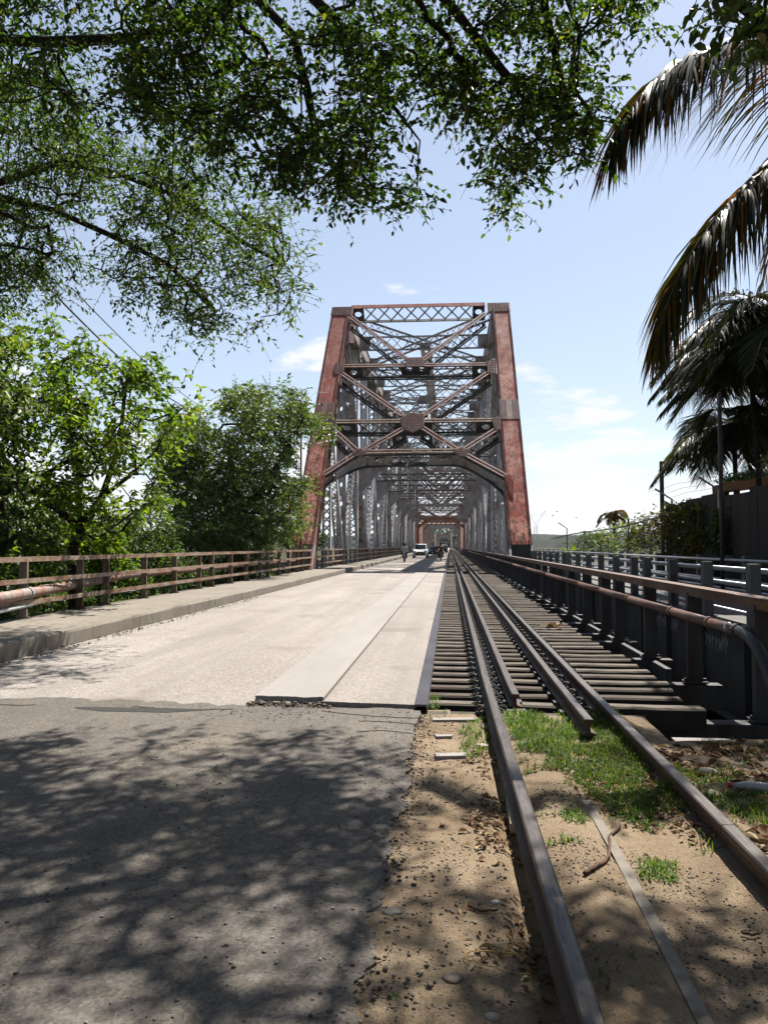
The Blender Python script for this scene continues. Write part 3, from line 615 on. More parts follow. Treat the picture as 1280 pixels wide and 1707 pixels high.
def gus(pts, mat=CAPM, out=.05, riv=True):
    P = [ppl(*p) + nout * out for p in pts]; n = len(P)
    o = MB().add(P + [p + nin * .03 for p in P], [tuple(range(n)), tuple(range(2 * n - 1, n - 1, -1))] + [(i, n + i, n + (i + 1) % n, (i + 1) % n) for i in range(n)]).build('gusset_plate', mat, bridge)
    if riv:
        rv = MB(); x0 = min(p[0] for p in pts); x1 = max(p[0] for p in pts); y0 = min(p[1] for p in pts); y1 = max(p[1] for p in pts)
        for x in np.arange(x0 + 1.5, x1 - 1, 3.2):
            for y_ in np.arange(y0 + 1.5, y1 - 1, 3.0):
                ins = False; j = n - 1
                for i in range(n):
                    if (pts[i][1] > y_) != (pts[j][1] > y_) and x < (pts[j][0] - pts[i][0]) * (y_ - pts[i][1]) / (pts[j][1] - pts[i][1]) + pts[i][0]: ins = not ins
                    j = i
                if ins: rv.rivet(ppl(x, y_) + nout * (out + .002), nout, .043)
        if rv.v: rv.build('rivets', mat, o, kind='stuff')
gus([(676, 599), (682, 597), (704, 597), (708, 600), (708, 611), (676, 611)]); gus([(669, 692), (706, 690), (707, 708), (699, 717), (688, 722), (677, 717), (668, 709)])
gus([(560, 604), (573, 611), (574, 618), (563, 625), (557, 624)]); gus([(811, 605), (826, 597), (829, 624), (813, 621)])
gus([(549, 696), (561, 700), (560, 712), (552, 722), (545, 718)]); gus([(820, 699), (832, 694), (836, 716), (824, 716)])
gus([(588, 754), (598, 748), (612, 752), (606, 760), (592, 761)]); gus([(756, 751), (768, 746), (782, 750), (778, 762), (764, 761)])
gus([(526, 800), (537, 787), (542, 792), (538, 805), (529, 822)], PRIMER); gus([(840, 794), (848, 790), (856, 800), (856, 832), (849, 822)], PRIMER)
# inner gusset behind gusset plates of the centre
for (x, y_, w_) in ((692, 604, 1.0), (688, 704, 1.2)):
    mb = MB()
    c = ppl(x, y_) + nin * .56; holed_strip(mb, c - V((w_, 0, 0)), V((1, 0, 0)), nin, 2 * w_, 1.1, 1.0, .2, .25)
    mb.build('web_plate', STEELD, bridge)
# ---- side trusses
NP = 10; P_ = 15.0; YE = Yb + NP * P_; U0 = Yt + .4; ZB, ZT = -.35, 18.75
Ul = [U0 + P_ * 2 * i for i in range(5)] + [YE - 14.7]; yU = [U0 + 30 * i for i in range(5)]
Ulast = U0 + 120
def node_u(y): return ZT
for X in (XL_, XR_):
    sx = 1 if X < 0 else -1
    # top chord: box with battened soffit, one piece per panel
    ys_ = [U0 + 7.5] + [U0 + 15 * i for i in range(1, 9)]
    ys_ = [U0, U0 + 7.5] + [U0 + 22.5 + 15 * i for i in range(7)] + [Ulast + .0]
    for ya, yb in zip(ys_[:-1], ys_[1:]):
        mb = MB(); mb.box(X - .62, X + .62, ya, yb, ZT + .62, ZT + .65)
        for s in (1, -1): mb.box(X + s * .53 - .014, X + s * .53 + .014, ya, yb, ZT - .55, ZT + .62)
        for s in (1, -1): mb.box(X + s * .50 - .10, X + s * .50 + .10, ya, yb, ZT - .575, ZT - .555)
        q = ya + .2
        while q < yb - .3: mb.box(X - .42, X + .42, q, q + .62, ZT - .565, ZT - .545); q += 1.0
        mb.box(X - .42, X + .42, ya, ya + 2.2, ZT - .6, ZT - .58)
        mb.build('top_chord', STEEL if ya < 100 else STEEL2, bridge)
    mb = MB()
    for s in (1, -1): mb.box(X + s * .5 - .02, X + s * .5 + .02, Yb, YE, ZB - .5, ZB + .45)
    mb.build('bottom_chord', STEEL, bridge)
    # verticals every 7.5 m
    k = 0
    for y_ in [U0 + 7.5 * i for i in range(0, 17)]:
        mb = MB(); wide = (k % 2 == 1)
        if wide:
            laced(mb, (X, y_, ZB), (X, y_, ZT - .5), (1, 0, 0), .72, .45, .55 if y_ < 110 else .9, .075 if y_ < 110 else .1)
            mb.box(X - .38, X + .38, y_ - .25, y_ + .25, ZT - 2.3, ZT - .5)
        else: perforated(mb, (X, y_, ZB), (X, y_, ZT - .5), (1, 0, 0), .55, .4, 1.4, .12, .2)
        mb.build('vertical_post', STEEL2 if k % 3 else STEEL, bridge)
        for s in (1, -1): MB().box(X + s * .55 - .012, X + s * .55 + .012, y_ - .95, y_ + .95, ZT - 1.5, ZT + .2).build('gusset_plate', STEEL, bridge)
        k += 1
    # main diagonals
    up = True
    y_ = U0
    while y_ < Ulast - 1:
        a, b = ((X, y_, ZT - .3), (X, y_ + 15, ZB)) if up else ((X, y_, ZB), (X, y_ + 15, ZT - .3))
        mb = MB()
        if up: perforated(mb, a, b, (1, 0, 0), .82, .55, 1.25, .15, .24)
        else: laced(mb, a, b, (1, 0, 0), .78, .5, .6 if y_ < 100 else .95, .08)
        mb.build('diagonal', STEEL if up else STEEL2, bridge)
        # secondary diagonal and sub strut from mid point
        mb = MB(); ym = y_ + 7.5; zm = (ZT + ZB) / 2
        c = (X, y_ + 15, zm) 
        laced(mb, (X, ym, zm), (X, y_ if up else y_ + 15, ZB), (1, 0, 0), .5, .35, .55, .07); mb.build('sub_diagonal', STEEL, bridge)
        mb = MB(); mb.beam((X + .36, y_, zm), (X + .36, y_ + 15, zm), .10, .34); mb.beam((X - .36, y_, zm), (X - .36, y_ + 15, zm), .10, .34)
        for z_ in (5.0, 12.6): mb.beam((X, y_, z_), (X, y_ + 15, z_), .25, .22)
        mb.build('sub_strut', STEEL, bridge)
        y_ += 15; up = not up
    # first panel hanger members between end post and first vertical
    for yy in (49.3,):
        mb = MB(); laced(mb, (X, yy + .9, ZB), (X, yy + .9, 9.6), (1, 0, 0), .55, .35, .55, .07); mb.build('hanger', STEEL2, bridge)
        mb = MB(); laced(mb, (X, yy + 1.2, 10), (X, U0, ZB), (1, 0, 0), .6, .4, .55, .075); mb.build('sub_diagonal', STEEL2, bridge)
        mb = MB(); mb.beam((X, 46, 5), (X, U0, 5), .25, .3); mb.beam((X, 51, 10), (X, U0, 10), .25, .3); mb.build('sub_strut', STEEL, bridge)
    # far end post
    mb = MB(); mb.beam((X, Ulast, ZT), (X, Ulast + 15, ZB), 1.2, 1.0, (0, .77, .63)); mb.build('end_post', PRIMER, bridge)
pf = [V((-2.16, Ulast + 15 * t, ZT + (ZB - ZT) * t)) for t in (.0, .22, .40, .56)]
for k, c in enumerate(pf):   # far portal
    A, B = c + V((-5.6, 0, 0)), c + V((5.6, 0, 0)); mb = MB(); mb.beam(A, B, .5, .55); girder(mb, A, B, (0, .5, -1.2), .4, .2, 1.1, .16); mb.build('portal_strut', ORANGE, bridge)
    if k < 3:
        for s in (1, -1): MB().beam(c + V((s * 5.5, 0, 0)), pf[k + 1] + V((s * .2, 0, 0)), .4, .5).build('portal_brace', ORANGE, bridge)
for s in (1, -1): MB().beam(pf[3] + V((s * 3, 0, 0)), pf[3] + V((s * 5.7, 1.5, -2.2)), .4, .6).build('portal_brace', ORANGE, bridge)
# ---- sway frames, top laterals, centre strut
XI, XJ = XL_ + .5, XR_ - .5; XC = (XL_ + XR_) / 2
for i in range(0, 17):
    y_ = U0 + 7.5 * i; mb = MB(); near = y_ < 115
    if i > 0: girder(mb, (XI, y_, ZT + .5), (XJ, y_, ZT + .5), (0, 0, -1.1), .3, .08, .95 if near else 1.4, .06 if near else .09, ends=.9)
    if i > 0: mb.build('top_strut', STEEL, bridge)
    if i % 2 == 0 and i >= 4:
        mb = MB(); girder(mb, (XI, y_, 9.6), (XJ, y_, 9.6), (0, 0, -.6), .25, .1, 1.2, .09); mb.build('sway_strut', STEEL, bridge)
        for s in (1, -1): MB().beam((XI if s > 0 else XJ, y_, 15.5), (XC, y_, 9.6), .14, .3).build('sway_brace', STEEL, bridge)
    if i % 2 == 1:
        mb = MB(); zl = 8.2
        girder(mb, (XI, y_, zl + .75), (XJ, y_, zl + .75), (0, 0, -.7), .26, .09, 1.0 if near else 1.5, .06 if near else .09)
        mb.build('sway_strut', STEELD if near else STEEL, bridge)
        for s in (0, 1):
            mb = MB(); xs_ = (XI, XJ)[s]; 
            girder(mb, (xs_, y_, ZT - 1.2), (XC + (xs_ - XC) * .06, y_, 14.2), (0, 0, -.45), .22, .06, .8, .05); girder(mb, (xs_, y_, 9.4), (XC + (xs_ - XC) * .06, y_, 13.6), (0, 0, -.4), .22, .06, .8, .05)
            mb.build('sway_brace', STEEL, bridge)
        mb = MB(); mb.box(XC - .4, XC + .4, y_ - .02, y_ + .02, 13.5, 14.2); mb.build('gusset_plate', STEEL, bridge)
        mb = MB(); girder(mb, (XI, y_, 14.0), (XJ, y_, 14.0), (0, 0, -.5), .2, .06, .9 if near else 1.4, .05); mb.build('sway_strut', STEEL, bridge)
        for s in (1, -1):
            xs_ = XI if s > 0 else XJ
            mb = MB(); mb.beam((xs_, y_, 6.0), (xs_ + s * 2.0, y_, zl), .22, .22, (0, 1, 0)); mb.add([(xs_, y_, 6.0), (xs_ + s * 2, y_, zl), (xs_, y_, zl)], [(0, 1, 2)]); mb.build('knee_brace', STEEL, bridge)
    if i < 16:
        z_ = ZT + .2; y2 = y_ + 7.5
        for (pa, pb) in (((XI, y_), (XC, y2)), ((XJ, y_), (XC, y2))) if i % 2 == 0 else (((XC, y_), (XI, y2)), ((XC, y_), (XJ, y2))):
            mb = MB(); girder(mb, (pa[0], pa[1], z_), (pb[0], pb[1], z_), (0, 0, -.55), .26, .06, .75 if near else 1.1, .05 if near else .1); mb.build('lateral_brace', STEEL, bridge)
mb = MB(); perforated(mb, (XC + .15, U0 + 7.5, ZT - .3), (XC + .15, Ulast, ZT - .3), (1, 0, 0), .75, .5, 2.0, .16, .35); mb.build('centre_strut', STEEL2, bridge)
# floor framing seen between the sleepers
mb = MB()
for x in (.25, 1.5): mb.box(x - .16, x + .16, 7.2, 330, -1.0, -.235)
for x in (-5, -3.5, -2, -.8): mb.box(x - .12, x + .12, 7.2, 330, -1.1, -.36)
mb.build('stringers', STEELD, bridge); mb = MB()
for y_ in np.arange(11.8, 300, 7.5): mb.box(-7.5, 3.3, y_ - .2, y_ + .2, -1.9, -1.12)
mb.build('floor_beams', STEELD, bridge)
# ================================================================== LOWER FAR SPANS
def low_span(y0, L, n):
    mb0 = thing('truss_bridge', 'x', 'bridge', (-2.15, y0, 0), 'lower truss spans beyond the tall span'); st = L / n; H = 9.4
    for X in (XL_ + .7, XR_ - .7):
        mb = MB(); mb.box(X - .4, X + .4, y0 + st, y0 + L - st, H - .5, H); mb.build('top_chord', ORANGE, mb0)
        mb = MB(); mb.box(X - .3, X + .3, y0, y0 + L, -.6, .3); mb.build('bottom_chord', STEEL, mb0)
        mb = MB(); mb.beam((X, y0, 0), (X, y0 + st, H - .2), .75, .7, (0, -.6, .5)); mb.build('end_post', ORANGE, mb0); mb = MB(); mb.beam((X, y0 + L - st, H - .2), (X, y0 + L, 0), .75, .7, (0, .6, .5)); mb.build('end_post', ORANGE, mb0)
        for i in range(1, n):
            mb = MB(); mb.box(X - .42, X + .42, y0 + i * st - .25, y0 + i * st + .25, 0, H - .4); mb.build('vertical_post', STEEL if i % 2 else ORANGE, mb0)
            if i < n - 1:
                mb = MB(); e = (0, H - .4) if i % 2 else (H - .4, 0); mb.beam((X, y0 + i * st, e[1]), (X, y0 + (i + 1) * st, e[0]), .5, .4, (0, 0, 1)); mb.build('diagonal', STEEL2, mb0)
    for i in range(1, n):
        y_ = y0 + i * st; a, b = XL_ + 1.1, XR_ - 1.1; mb = MB()
        girder(mb, (a, y_, H - .1), (b, y_, H - .1), (0, 0, -1.5 if i in (1, n - 1) else -1.1), .5, .25, 1.0, .2)
        mb.build('top_strut', ORANGE if i == 1 else STEEL, mb0)
        if i % 2 or i == n - 1:
            mb = MB(); mb.beam((a, y_, 5.6), (a + 2.4, y_, H - 1.2), .4, .45, (0, 1, 0)); mb.beam((b, y_, 5.6), (b - 2.4, y_, H - 1.2), .4, .45, (0, 1, 0)); mb.build('knee_brace', ORANGE if i == 1 else STEEL, mb0)
        if i < n - 1:
            mb = MB(); mb.box(a, b, y_ + st / 2 - .2, y_ + st / 2 + .2, H - .9, H - .3); mb.build('top_strut', STEEL, mb0)
            mb = MB(); mb.beam((a, y_, H - .3), (b, y_ + st, H - .3), .3, .3); mb.beam((b, y_, H - .35), (a, y_ + st, H - .35), .3, .3); mb.build('lateral_brace', STEEL, mb0)
    return mb0
LS = low_span(YE + 2, 104, 13); LS['label'] = 'lower rusty truss span directly behind the tall span'
for i in range(3):
    c = copy_tree(LS); c.location.y = YE + 2 + 106 * (i + 1)
    c['label'] = ('second low truss span down the road tunnel', 'third low truss span down the road tunnel', 'last low truss span before the green far bank')[i]
# ================================================================== RAILINGS AND PIPES
def post_ys(y0, y1, base):
    r = []; k = -3
    while True:
        b = base + 7.5 * k; k += 1
        if b > y1: break
        r += [b + o for o in (0, 1.2, 3.3, 5.4) if y0 <= b + o <= y1]
    return r
def cpost(mb, x, y, z0, z1, face, w=.115, d=.055):   # channel: web facing the camera, flange on the road side
    mb.box(x - w / 2, x + w / 2, y - d / 2, y - d / 2 + .014, z0, z1)
    for s in (1, -1): mb.box(x + s * (w / 2 + .0065) - .0065, x + s * (w / 2 + .0065) + .0065, y - d / 2 - .001, y + d / 2, z0, z1)
    mb.box(x - w / 2 - .06, x + w / 2 + .06, y - .09, y + .09, z0 - .005, z0 + .018)
    for s in (1, -1): mb.box(x + s * (w / 2 + .035) - .02, x + s * (w / 2 + .035) + .02, y - .03, y + .01, z0 + .018, z0 + .05)
POSTBR = rust_mat('brown_railing_post', (.20, .15, .11), (.27, .22, .17), (.14, .07, .04), (.06, .04, .03), .45)
lr = thing('left_railing', 'rusty three rail steel railing along outer edge of the left footway', 'railing', (-7.55, 10, .2))
XL0 = -7.55
for y in post_ys(8, 215, 15.2):
    mb = MB(); cpost(mb, XL0 + random.uniform(-.008, .008), y, .20, 1.22, 1); mb.build('railing_post', POSTBR, lr)
for z, h, w in ((1.26, .085, .13), (.88, .085, .05), (.50, .085, .05)):
    for (a, b) in ((4, 15.8), (15.815, 41.3), (43.0, YF)):
        mb = MB()
        if z > 1: mb.box(XL0 - w / 2, XL0 + w / 2, a, b, z + h / 2 - .012, z + h / 2); mb.box(XL0 + w / 2 - .012, XL0 + w / 2 - .001, a, b, z - h / 2, z + h / 2 - .013); mb.box(XL0 - w / 2 + .001, XL0 - w / 2 + .012, a, b, z - h / 2, z + h / 2 - .013)
        else: mb.box(XL0 + .085, XL0 + .10, a, b, z - h / 2, z + h / 2)
        mb.build('handrail' if z > 1 else 'mid_rail', RAILPAINT, lr)
mb = MB()
for y in np.arange(216, YF, 3): mb.box(XL0 - .07, XL0 + .07, y - .03, y + .03, .2, 1.22)
mb.build('far_posts', RAILPAINT, lr, kind='stuff')
# pipes behind the left railing
pm_ = rust_mat('peeling_pipe_paint', (.30, .27, .25), (.40, .38, .36), (.34, .15, .09), (.16, .09, .06), .5, (1, 3, 1), 3.0)
lp = thing('water_pipe', 'thick rusty pipe with peeling pale paint behind the left railing', 'pipe', (-8.3, 12, .7))
a = at_y(15, 995, 12.4); b = at_y(210, 958, 18.5); c = at_y(330, 948, 24)
pts = [(a.x - .35, 6, a.z - .12), (a.x - .1, 11.5, a.z - .03), a, (a + b) / 2, b, c, (c.x, 41, c.z)]
MB().tube(pts, .098, 14).build('pipe', pm_, lp, smooth=True)
for t in (.12, .5, .8): q = V(pts[2]).lerp(V(pts[4]), t); d = (V(pts[4]) - V(pts[2])).normalized(); MB().tube([q - d * .05, q + d * .05], .114, 14).build('pipe_coupling', pm_, lp)
a = at_y(15, 1016, 12.4); b = at_y(130, 994, 15.6); c = at_y(240, 982, 20); d = at_y(330, 968, 25)
pts = [(a.x - .5, 7, a.z - .3), a, (V(a) + V(b)) / 2 + V((0, 0, .03)), b, c, d, (d.x, 41, d.z)]
wp = thing('white_pipe', 'thin white painted pipe low behind the left railing', 'pipe', a)
MB().tube(pts, .038, 8).build('pipe', plain('white_pipe_paint', (.6, .61, .63), .5), wp, smooth=True)
for q in np.arange(.1, 1, .3): e = V(b).lerp(V(c), q); MB().tube([e - V((0, .06, 0)), e + V((0, .06, 0))], .05, 8).build('pipe_coupling', GALV, wp)
# right railing
rr = thing('right_railing', 'dark steel railing with brown rusted top rail right of the track', 'railing', (3.0, 9, -.2))
XR0 = 3.0; yrs = post_ys(3.2, 215, 14.05)
for y in yrs:
    mb = MB(); cpost(mb, XR0, y, -.18 if y > 7 else -.3, .93, -1, .15, .09); mb.build('railing_post', STEELD, rr)
for (a, b) in ((4.6, 11.96), (11.975, 26), (26.01, YF)):
    mb = MB(); mb.box(XR0 - .062, XR0 + .09, a, b, .985, 1.0); mb.box(XR0 - .075, XR0 - .063, a, b, .885, 1.0); mb.box(XR0 + .09, XR0 + .10, a, b, .89, 1.0); mb.build('handrail', RAILDARK, rr)
mb = MB()
for y in np.arange(216, YF, 3): mb.box(XR0 - .06, XR0 + .06, y - .04, y + .04, -.2, .9)
mb.build('far_posts', STEELD, rr, kind='stuff')
mb = MB(); mb.box(XR0 - .04, XR0 + .04, 11, YF, -.42, -.2)
for y in yrs:
    if y > 7: mb.box(2.1, XR0 + .3, y - .1, y + .1, -.5, -.2)
mb.build('outrigger_beam', STEELD, rr)
# painted letters on the top rail
cu = bpy.data.curves.new('letters', 'FONT'); cu.body = 'HAM+HE'; cu.size = .105; cu.extrude = .0006; cu.space_character = 1.12
tmp = bpy.data.objects.new('letters', cu); COL.objects.link(tmp); bpy.context.view_layer.update()
me = bpy.data.meshes.new_from_object(tmp.evaluated_get(bpy.context.evaluated_depsgraph_get())); bpy.data.objects.remove(tmp)
gold = plain('worn_yellow_paint', (.34, .22, .05), .8)
lt = link('letters', me, gold, None); lt.parent = rr; lt.matrix_parent_inverse = Matrix.Translation(-V(rr.location))
lt.matrix_basis = Matrix.Translation((XR0 - .0762, 7.86, .902)) @ Matrix(((0, 0, -1, 0), (-1, 0, 0, 0), (0, 1, 0, 0), (0, 0, 0, 1)))
# pipe along the right railing
PIPEM = rust_mat('rusty_brown_pipe', (.19, .11, .085), (.24, .17, .145), (.17, .075, .045), (.07, .05, .045), .5, (2, .6, 2), 2.2, .45)
rp = thing('service_pipe', 'rusty brown pipe clipped to the right railing below its top rail', 'pipe', (2.86, 9, .68))
XP, ZP = 2.84, .66
segs = [8.0, 8.75, 10.2, 12.6, 14.9, 17.3, 23, 29, 35, 60, 120, 300]
for a, b in zip(segs[:-1], segs[1:]): MB().tube([(XP, a, ZP), (XP, b - .004, ZP)], .056, 12).build('pipe_length', PIPEM, rp, smooth=True)
for y in segs[1:9]:
    mb = MB(); mb.tube([(XP, y - .035, ZP), (XP, y + .035, ZP)], .068, 12); mb.build('pipe_coupling', PIPEM, rp)
MB().tube([(XP, 8.13, ZP), (XP, 8.19, ZP)], .062, 14).build('metal_clamp', CHROME, rp, smooth=True)
e = [(XP, 8.0, ZP), (XP + .005, 7.82, ZP - .005), (XP + .015, 7.65, ZP - .045), (XP + .03, 7.5, ZP - .13), (XP + .05, 7.36, ZP - .3), (XP + .07, 7.2, ZP - .55), (XP + .09, 7.0, ZP - .9), (XP + .11, 6.75, ZP - 1.4)]
MB().tube(e, .058, 12).build('hose', plain('dark_hose', (.045, .047, .055), .45), rp, smooth=True)
MB().tube([(XP, 7.93, ZP), (XP, 8.0, ZP)], .067, 12).build('pipe_coupling', STEELD, rp)
mb = MB()
for y in yrs:
    if 8.2 < y < 120: mb.box(XP + .05, XR0 - .07, y - .02, y + .02, ZP - .03, ZP + .03)
mb.build('pipe_bracket', STEELD, rp)
# ================================================================== FOOTBRIDGE
fb = thing('footbridge', 'steel footbridge with tubular railings right of the track', 'footbridge', (5.4, 12, 0))
XA, XB = 4.32, 6.45
mb = MB(); GIRD = rust_mat('dark_girder_paint', (.055, .055, .06), (.07, .07, .075), (.05, .035, .03), (.03, .028, .028), .35)
mb.box(XA, XA + .03, 7.4, 90, -1.1, .18); mb.box(XA - .16, XA + .18, 7.4, 90, .18, .21); mb.box(XA - .16, XA + .18, 7.4, 90, -1.13, -1.1)
for y in np.arange(7.6, 60, 2.0): mb.box(XA - .10, XA, y - .012, y + .012, -1.1, .18)
mb.build('girder', GIRD, fb)
MB().box(XA - .10, XB + .15, 7.4, 90, .215, .33).build('deck', plain('grey_footbridge_deck', (.15, .14, .13), .9), fb)
for (X, zt) in ((XA, 1.24), (XB, 1.28)):
    y = 7.44; k = 0; 
    while y < 88:
        mb = MB(); mb.box(X - .075, X + .075, y - .09, y + .09, .33, zt); mb.box(X - .12, X + .12, y - .13, y + .13, .33, .345); mb.build('railing_post', POSTGREY, fb)
        k += 1; y += 2.0 if k % 6 else 1.15
    for i, z in enumerate((zt - .10, zt - .33, zt - .56, zt - .76)):
        for a, b in ((7.4, 29), (29.01, 88)):
            MB().tube([(X + (.10 if X < 5 else -.10), a, z), (X + (.10 if X < 5 else -.10), b, z)], .034, 8).build('rail_tube', GALV, fb, smooth=True)
# white scrawl painted along the girder web (illegible in the photograph)
mb = MB(); rg = random.Random(4)
def scrawl(y0, y1, z0, h):
    y = y0
    while y > y1:
        w = rg.uniform(.07, .13); P = [V((XA - .004, y - rg.uniform(0, w), z0 + rg.uniform(0, h))) for _ in range(4)]
        P = [V((XA - .004, y, z0)), V((XA - .004, y - w * .2, z0 + h * rg.uniform(.7, 1))), V((XA - .004, y - w * .6, z0 + h * rg.uniform(0, .5))), V((XA - .004, y - w, z0 + h * rg.uniform(.5, 1)))]
        for p, q in zip(P[:-1], P[1:]): mb.beam(p, q, .028, .004, (1, 0, 0))
        y -= w + rg.uniform(.03, .06)
FADED = plain('faded_white_paint', (.62, .62, .66), .8)
for q in ((16.6, 15.2, -.15, .30), (14.4, 12.6, -.2, .32), (11.0, 10.2, -.22, .30), (9.9, 9.2, -.30, .30)):
    mb = MB(); scrawl(*q); mb.build('painted_scrawl', FADED, fb)
# ================================================================== RIGHT BOUNDARY WALL, FENCE, POLES
wall = thing('board_fence', 'tall dark fence of weathered boards with outward leaning wire arms', 'fence', (7.0, 17, .3))
y = 8.0; XW = 7.0
while y < 25.6:
    w = random.uniform(.42, 1.15); mb = MB(); zt = 2.82 + random.uniform(-.06, .07) - (.0 if y > 12 else -.05)
    mb.box(XW - .02, XW + .02, y, min(y + w, 25.65) - .012, .2, zt)
    for z in np.arange(.6, 2.8, .55): mb.box(XW - .028 - .004 * (random.random()), XW - .021, y + .01, min(y + w, 25.65) - .02, z, z + .5)
    mb.build('board', WALLWOOD, wall); y += w
for y in (11.5, 15.6, 20.4, 24.6):
    mb = MB(); mb.tube([(XW - .11, y, .2), (XW - .11, y, 2.95), (XW - .62, y - .02, 3.28)], .033, 8); mb.build('fence_post', GALV, wall)
mb = MB()
for t in (.25, .6, .95):
    p = [(XW - .11 - .5 * t, y, 2.95 + .33 * t - .04 * math.sin((y - 10.5) / 3 * PI) ** 2) for y in np.arange(8, 25.8, .5)]
    mb.tube(p, .005, 4)
mb.build('barbed_wire', STEELD, wall)
cf = thing('chain_link_fence', 'chain link fence on thin posts with bent tops beyond the board fence', 'fence', (7, 36, .3))
for y in (31, 47):
    mb = MB(); mb.tube([(7, y, .2), (7, y, 2.55), (6.5, y - .05, 2.9)], .032, 6); mb.build('fence_post', STEELD, cf)
mb = MB(); MB().tube([(7, 25.8, 2.5), (7, 33, 2.25), (7, 44, 2.2), (7, 54, 2.0)], .03, 6).build('top_rail', STEELD, cf)
for y in np.arange(25.8, 54, .30):
    for s in (1, -1): mb.beam((7, y, .35), (7, y + s * 1.75, 2.15), .004, .004)
mb.build('wire_mesh', STEELD, cf)
q = at_y(1103, 840, 25.4); mb = MB(); tp = thing('steel_pole', 'tall straight dark pole at far end of the board fence', 'pole', (q.x, 25.4, .3))
mb.box(q.x - .055, q.x + .055, 25.35, 25.45, .2, at_y(1103, 769, 25.4).z); mb.build('shaft', STEELD, tp); mb = MB(); mb.box(q.x + .05, q.x + .22, 25.38, 25.42, 4.1, 4.14); mb.build('bracket', STEELD, tp); MB().tube([(q.x + .05, 25.4, 2.95), (q.x + .5, 25.4, 2.7)], .025, 6).build('bracket', STEELD, tp)
q = at_y(1199, 700, 18.5); tp = thing('grey_pole', 'slim grey pole rising through the dark palm behind the boards', 'pole', (q.x, 18.5, .3))
MB().tube([(q.x, 18.5, .2), (q.x, 18.5, at_y(1199, 655, 18.5).z)], .05, 10).build('shaft', STEELD, tp, smooth=True); MB().tube([(q.x, 18.5, 4.4), (q.x + .25, 18.4, 4.4)], .02, 6).build('bracket', GALV, tp)
# orange timber frame behind the boards
A = at_y(1207, 812, 23.5); B = at_y(1282, 801, 22.0)
pg = thing('timber_frame', 'orange brown timber frame topped with greenery behind the boards', 'pergola', (A.x, 23.5, .3))
WOODO = plain('orange_timber', (.36, .15, .06), .7); d = (B - A).normalized()
mb = MB(); mb.beam(A, B + d * .8, .16, .26); mb.beam(A + V((.1, 1.2, 0)), B + d * .8 + V((.1, 1.2, 0)), .16, .26); mb.build('beam', WOODO, pg)
for t in (.03, .28, .85): q = A.lerp(B, t); mb = MB(); mb.box(q.x - .07, q.x + .07, q.y - .07, q.y + .07, .3, q.z - .13); mb.build('post', plain('dark_timber', (.10, .05, .03), .8), pg)
PERG = (A, B)
# red thin pole in front of the left portal post, its stay wires
q = at_y(501, 950, 39.6); tp = thing('red_pole', 'thin rust red pole standing before the left portal post', 'pole', (q.x, 39.6, .2))
zt = at_y(501, 672, 39.6).z
MB().tube([(q.x, 39.6, .1), (q.x, 39.6, zt)], .05, 8).build('shaft', PRIMER, tp); mb = MB(); mb.tube([(q.x, 39.6, zt), (q.x, 39.6, zt + .6)], .02, 6); mb.build('tip', GALV, tp)
mb = MB()
for (y0, y1) in ((738, 736), (667, 655)):
    a = at_y(505, y0, 39.6); b = at_y(545, y1, 47.5 if y0 > 700 else 49.5); mb.tube([a, (a + b) / 2 + V((0, 0, -.1 if y0 > 700 else .25)), b], .022, 5)
mb.build('stay_wire', GALV, tp)
def cable(name, lab, pts, r):
    tag(MB().tube(pts, r, 5).build(name, plain('cable_black', (.02, .02, .02), .6)), lab, 'cable')
a, b = at_y(-30, 360, 14), at_y(330, 688, 44)
cable('power_cable', 'thick black overhead cable sagging behind the bright green tree', [a.lerp(b, t) - V((0, 0, 1.2 * 4 * t * (1 - t) * .5)) for t in np.linspace(0, 1, 24)], .028)
a, b = at_y(120, 480, 14), at_y(360, 690, 44)
cable('power_cable', 'thinner overhead cable crossing the clouds right of the thick one', [a.lerp(b, t) - V((0, 0, .9 * 4 * t * (1 - t) * .4)) for t in np.linspace(0, 1, 24)], .013)
# far electricity pylon
q = at_y(893, 905, 1000); py_ = thing('electricity_pylon', 'faint lattice electricity pylon on the distant hill right of portal', 'pylon', (q.x, 1000, q.z))
mb = MB(); H = (905 - 852) / 1280 * 1000; w = 7
B0 = [V((q.x + sx * w * .5, 1000 + sy * 3, q.z - 5)) for sx, sy in ((-1, -1), (1, -1), (1, 1), (-1, 1))]; M0 = [V((q.x + sx * 1.5, 1000 + sy, q.z + H * .55)) for sx, sy in ((-1, -1), (1, -1), (1, 1), (-1, 1))]
for p, r in zip(B0, M0): mb.beam(p, r, .27, .27)
for i in range(4): mb.beam(B0[i], M0[(i + 1) % 4], .25, .25)
c = V((q.x, 1000, q.z + H * .55)); l = V((q.x - 12, 1000, q.z + H)); r = V((q.x + 12, 1000, q.z + H)); z9 = V((0, 0, -7))
for p, s in ((c, l), (c, r), (l + z9 * .8, r + z9 * .8), (l, l + V((4, 0, -6))), (r, r + V((-4, 0, -6))), (l, l + V((-1, 0, -9))), (r, r + V((1, 0, -9)))): mb.beam(p, s, .27, .27, (0, 1, 0))
for t in np.arange(.1, 1, .15): mb.beam(c.lerp(l, t), c.lerp(l, min(1, t + .15)) + V((2, 0, 0)), .25, .25, (0, 1, 0)); mb.beam(c.lerp(r, t), c.lerp(r, min(1, t + .15)) + V((-2, 0, 0)), .25, .25, (0, 1, 0))
mb.build('lattice_tower', plain('pylon_steel', (.4, .42, .45), .6), py_)
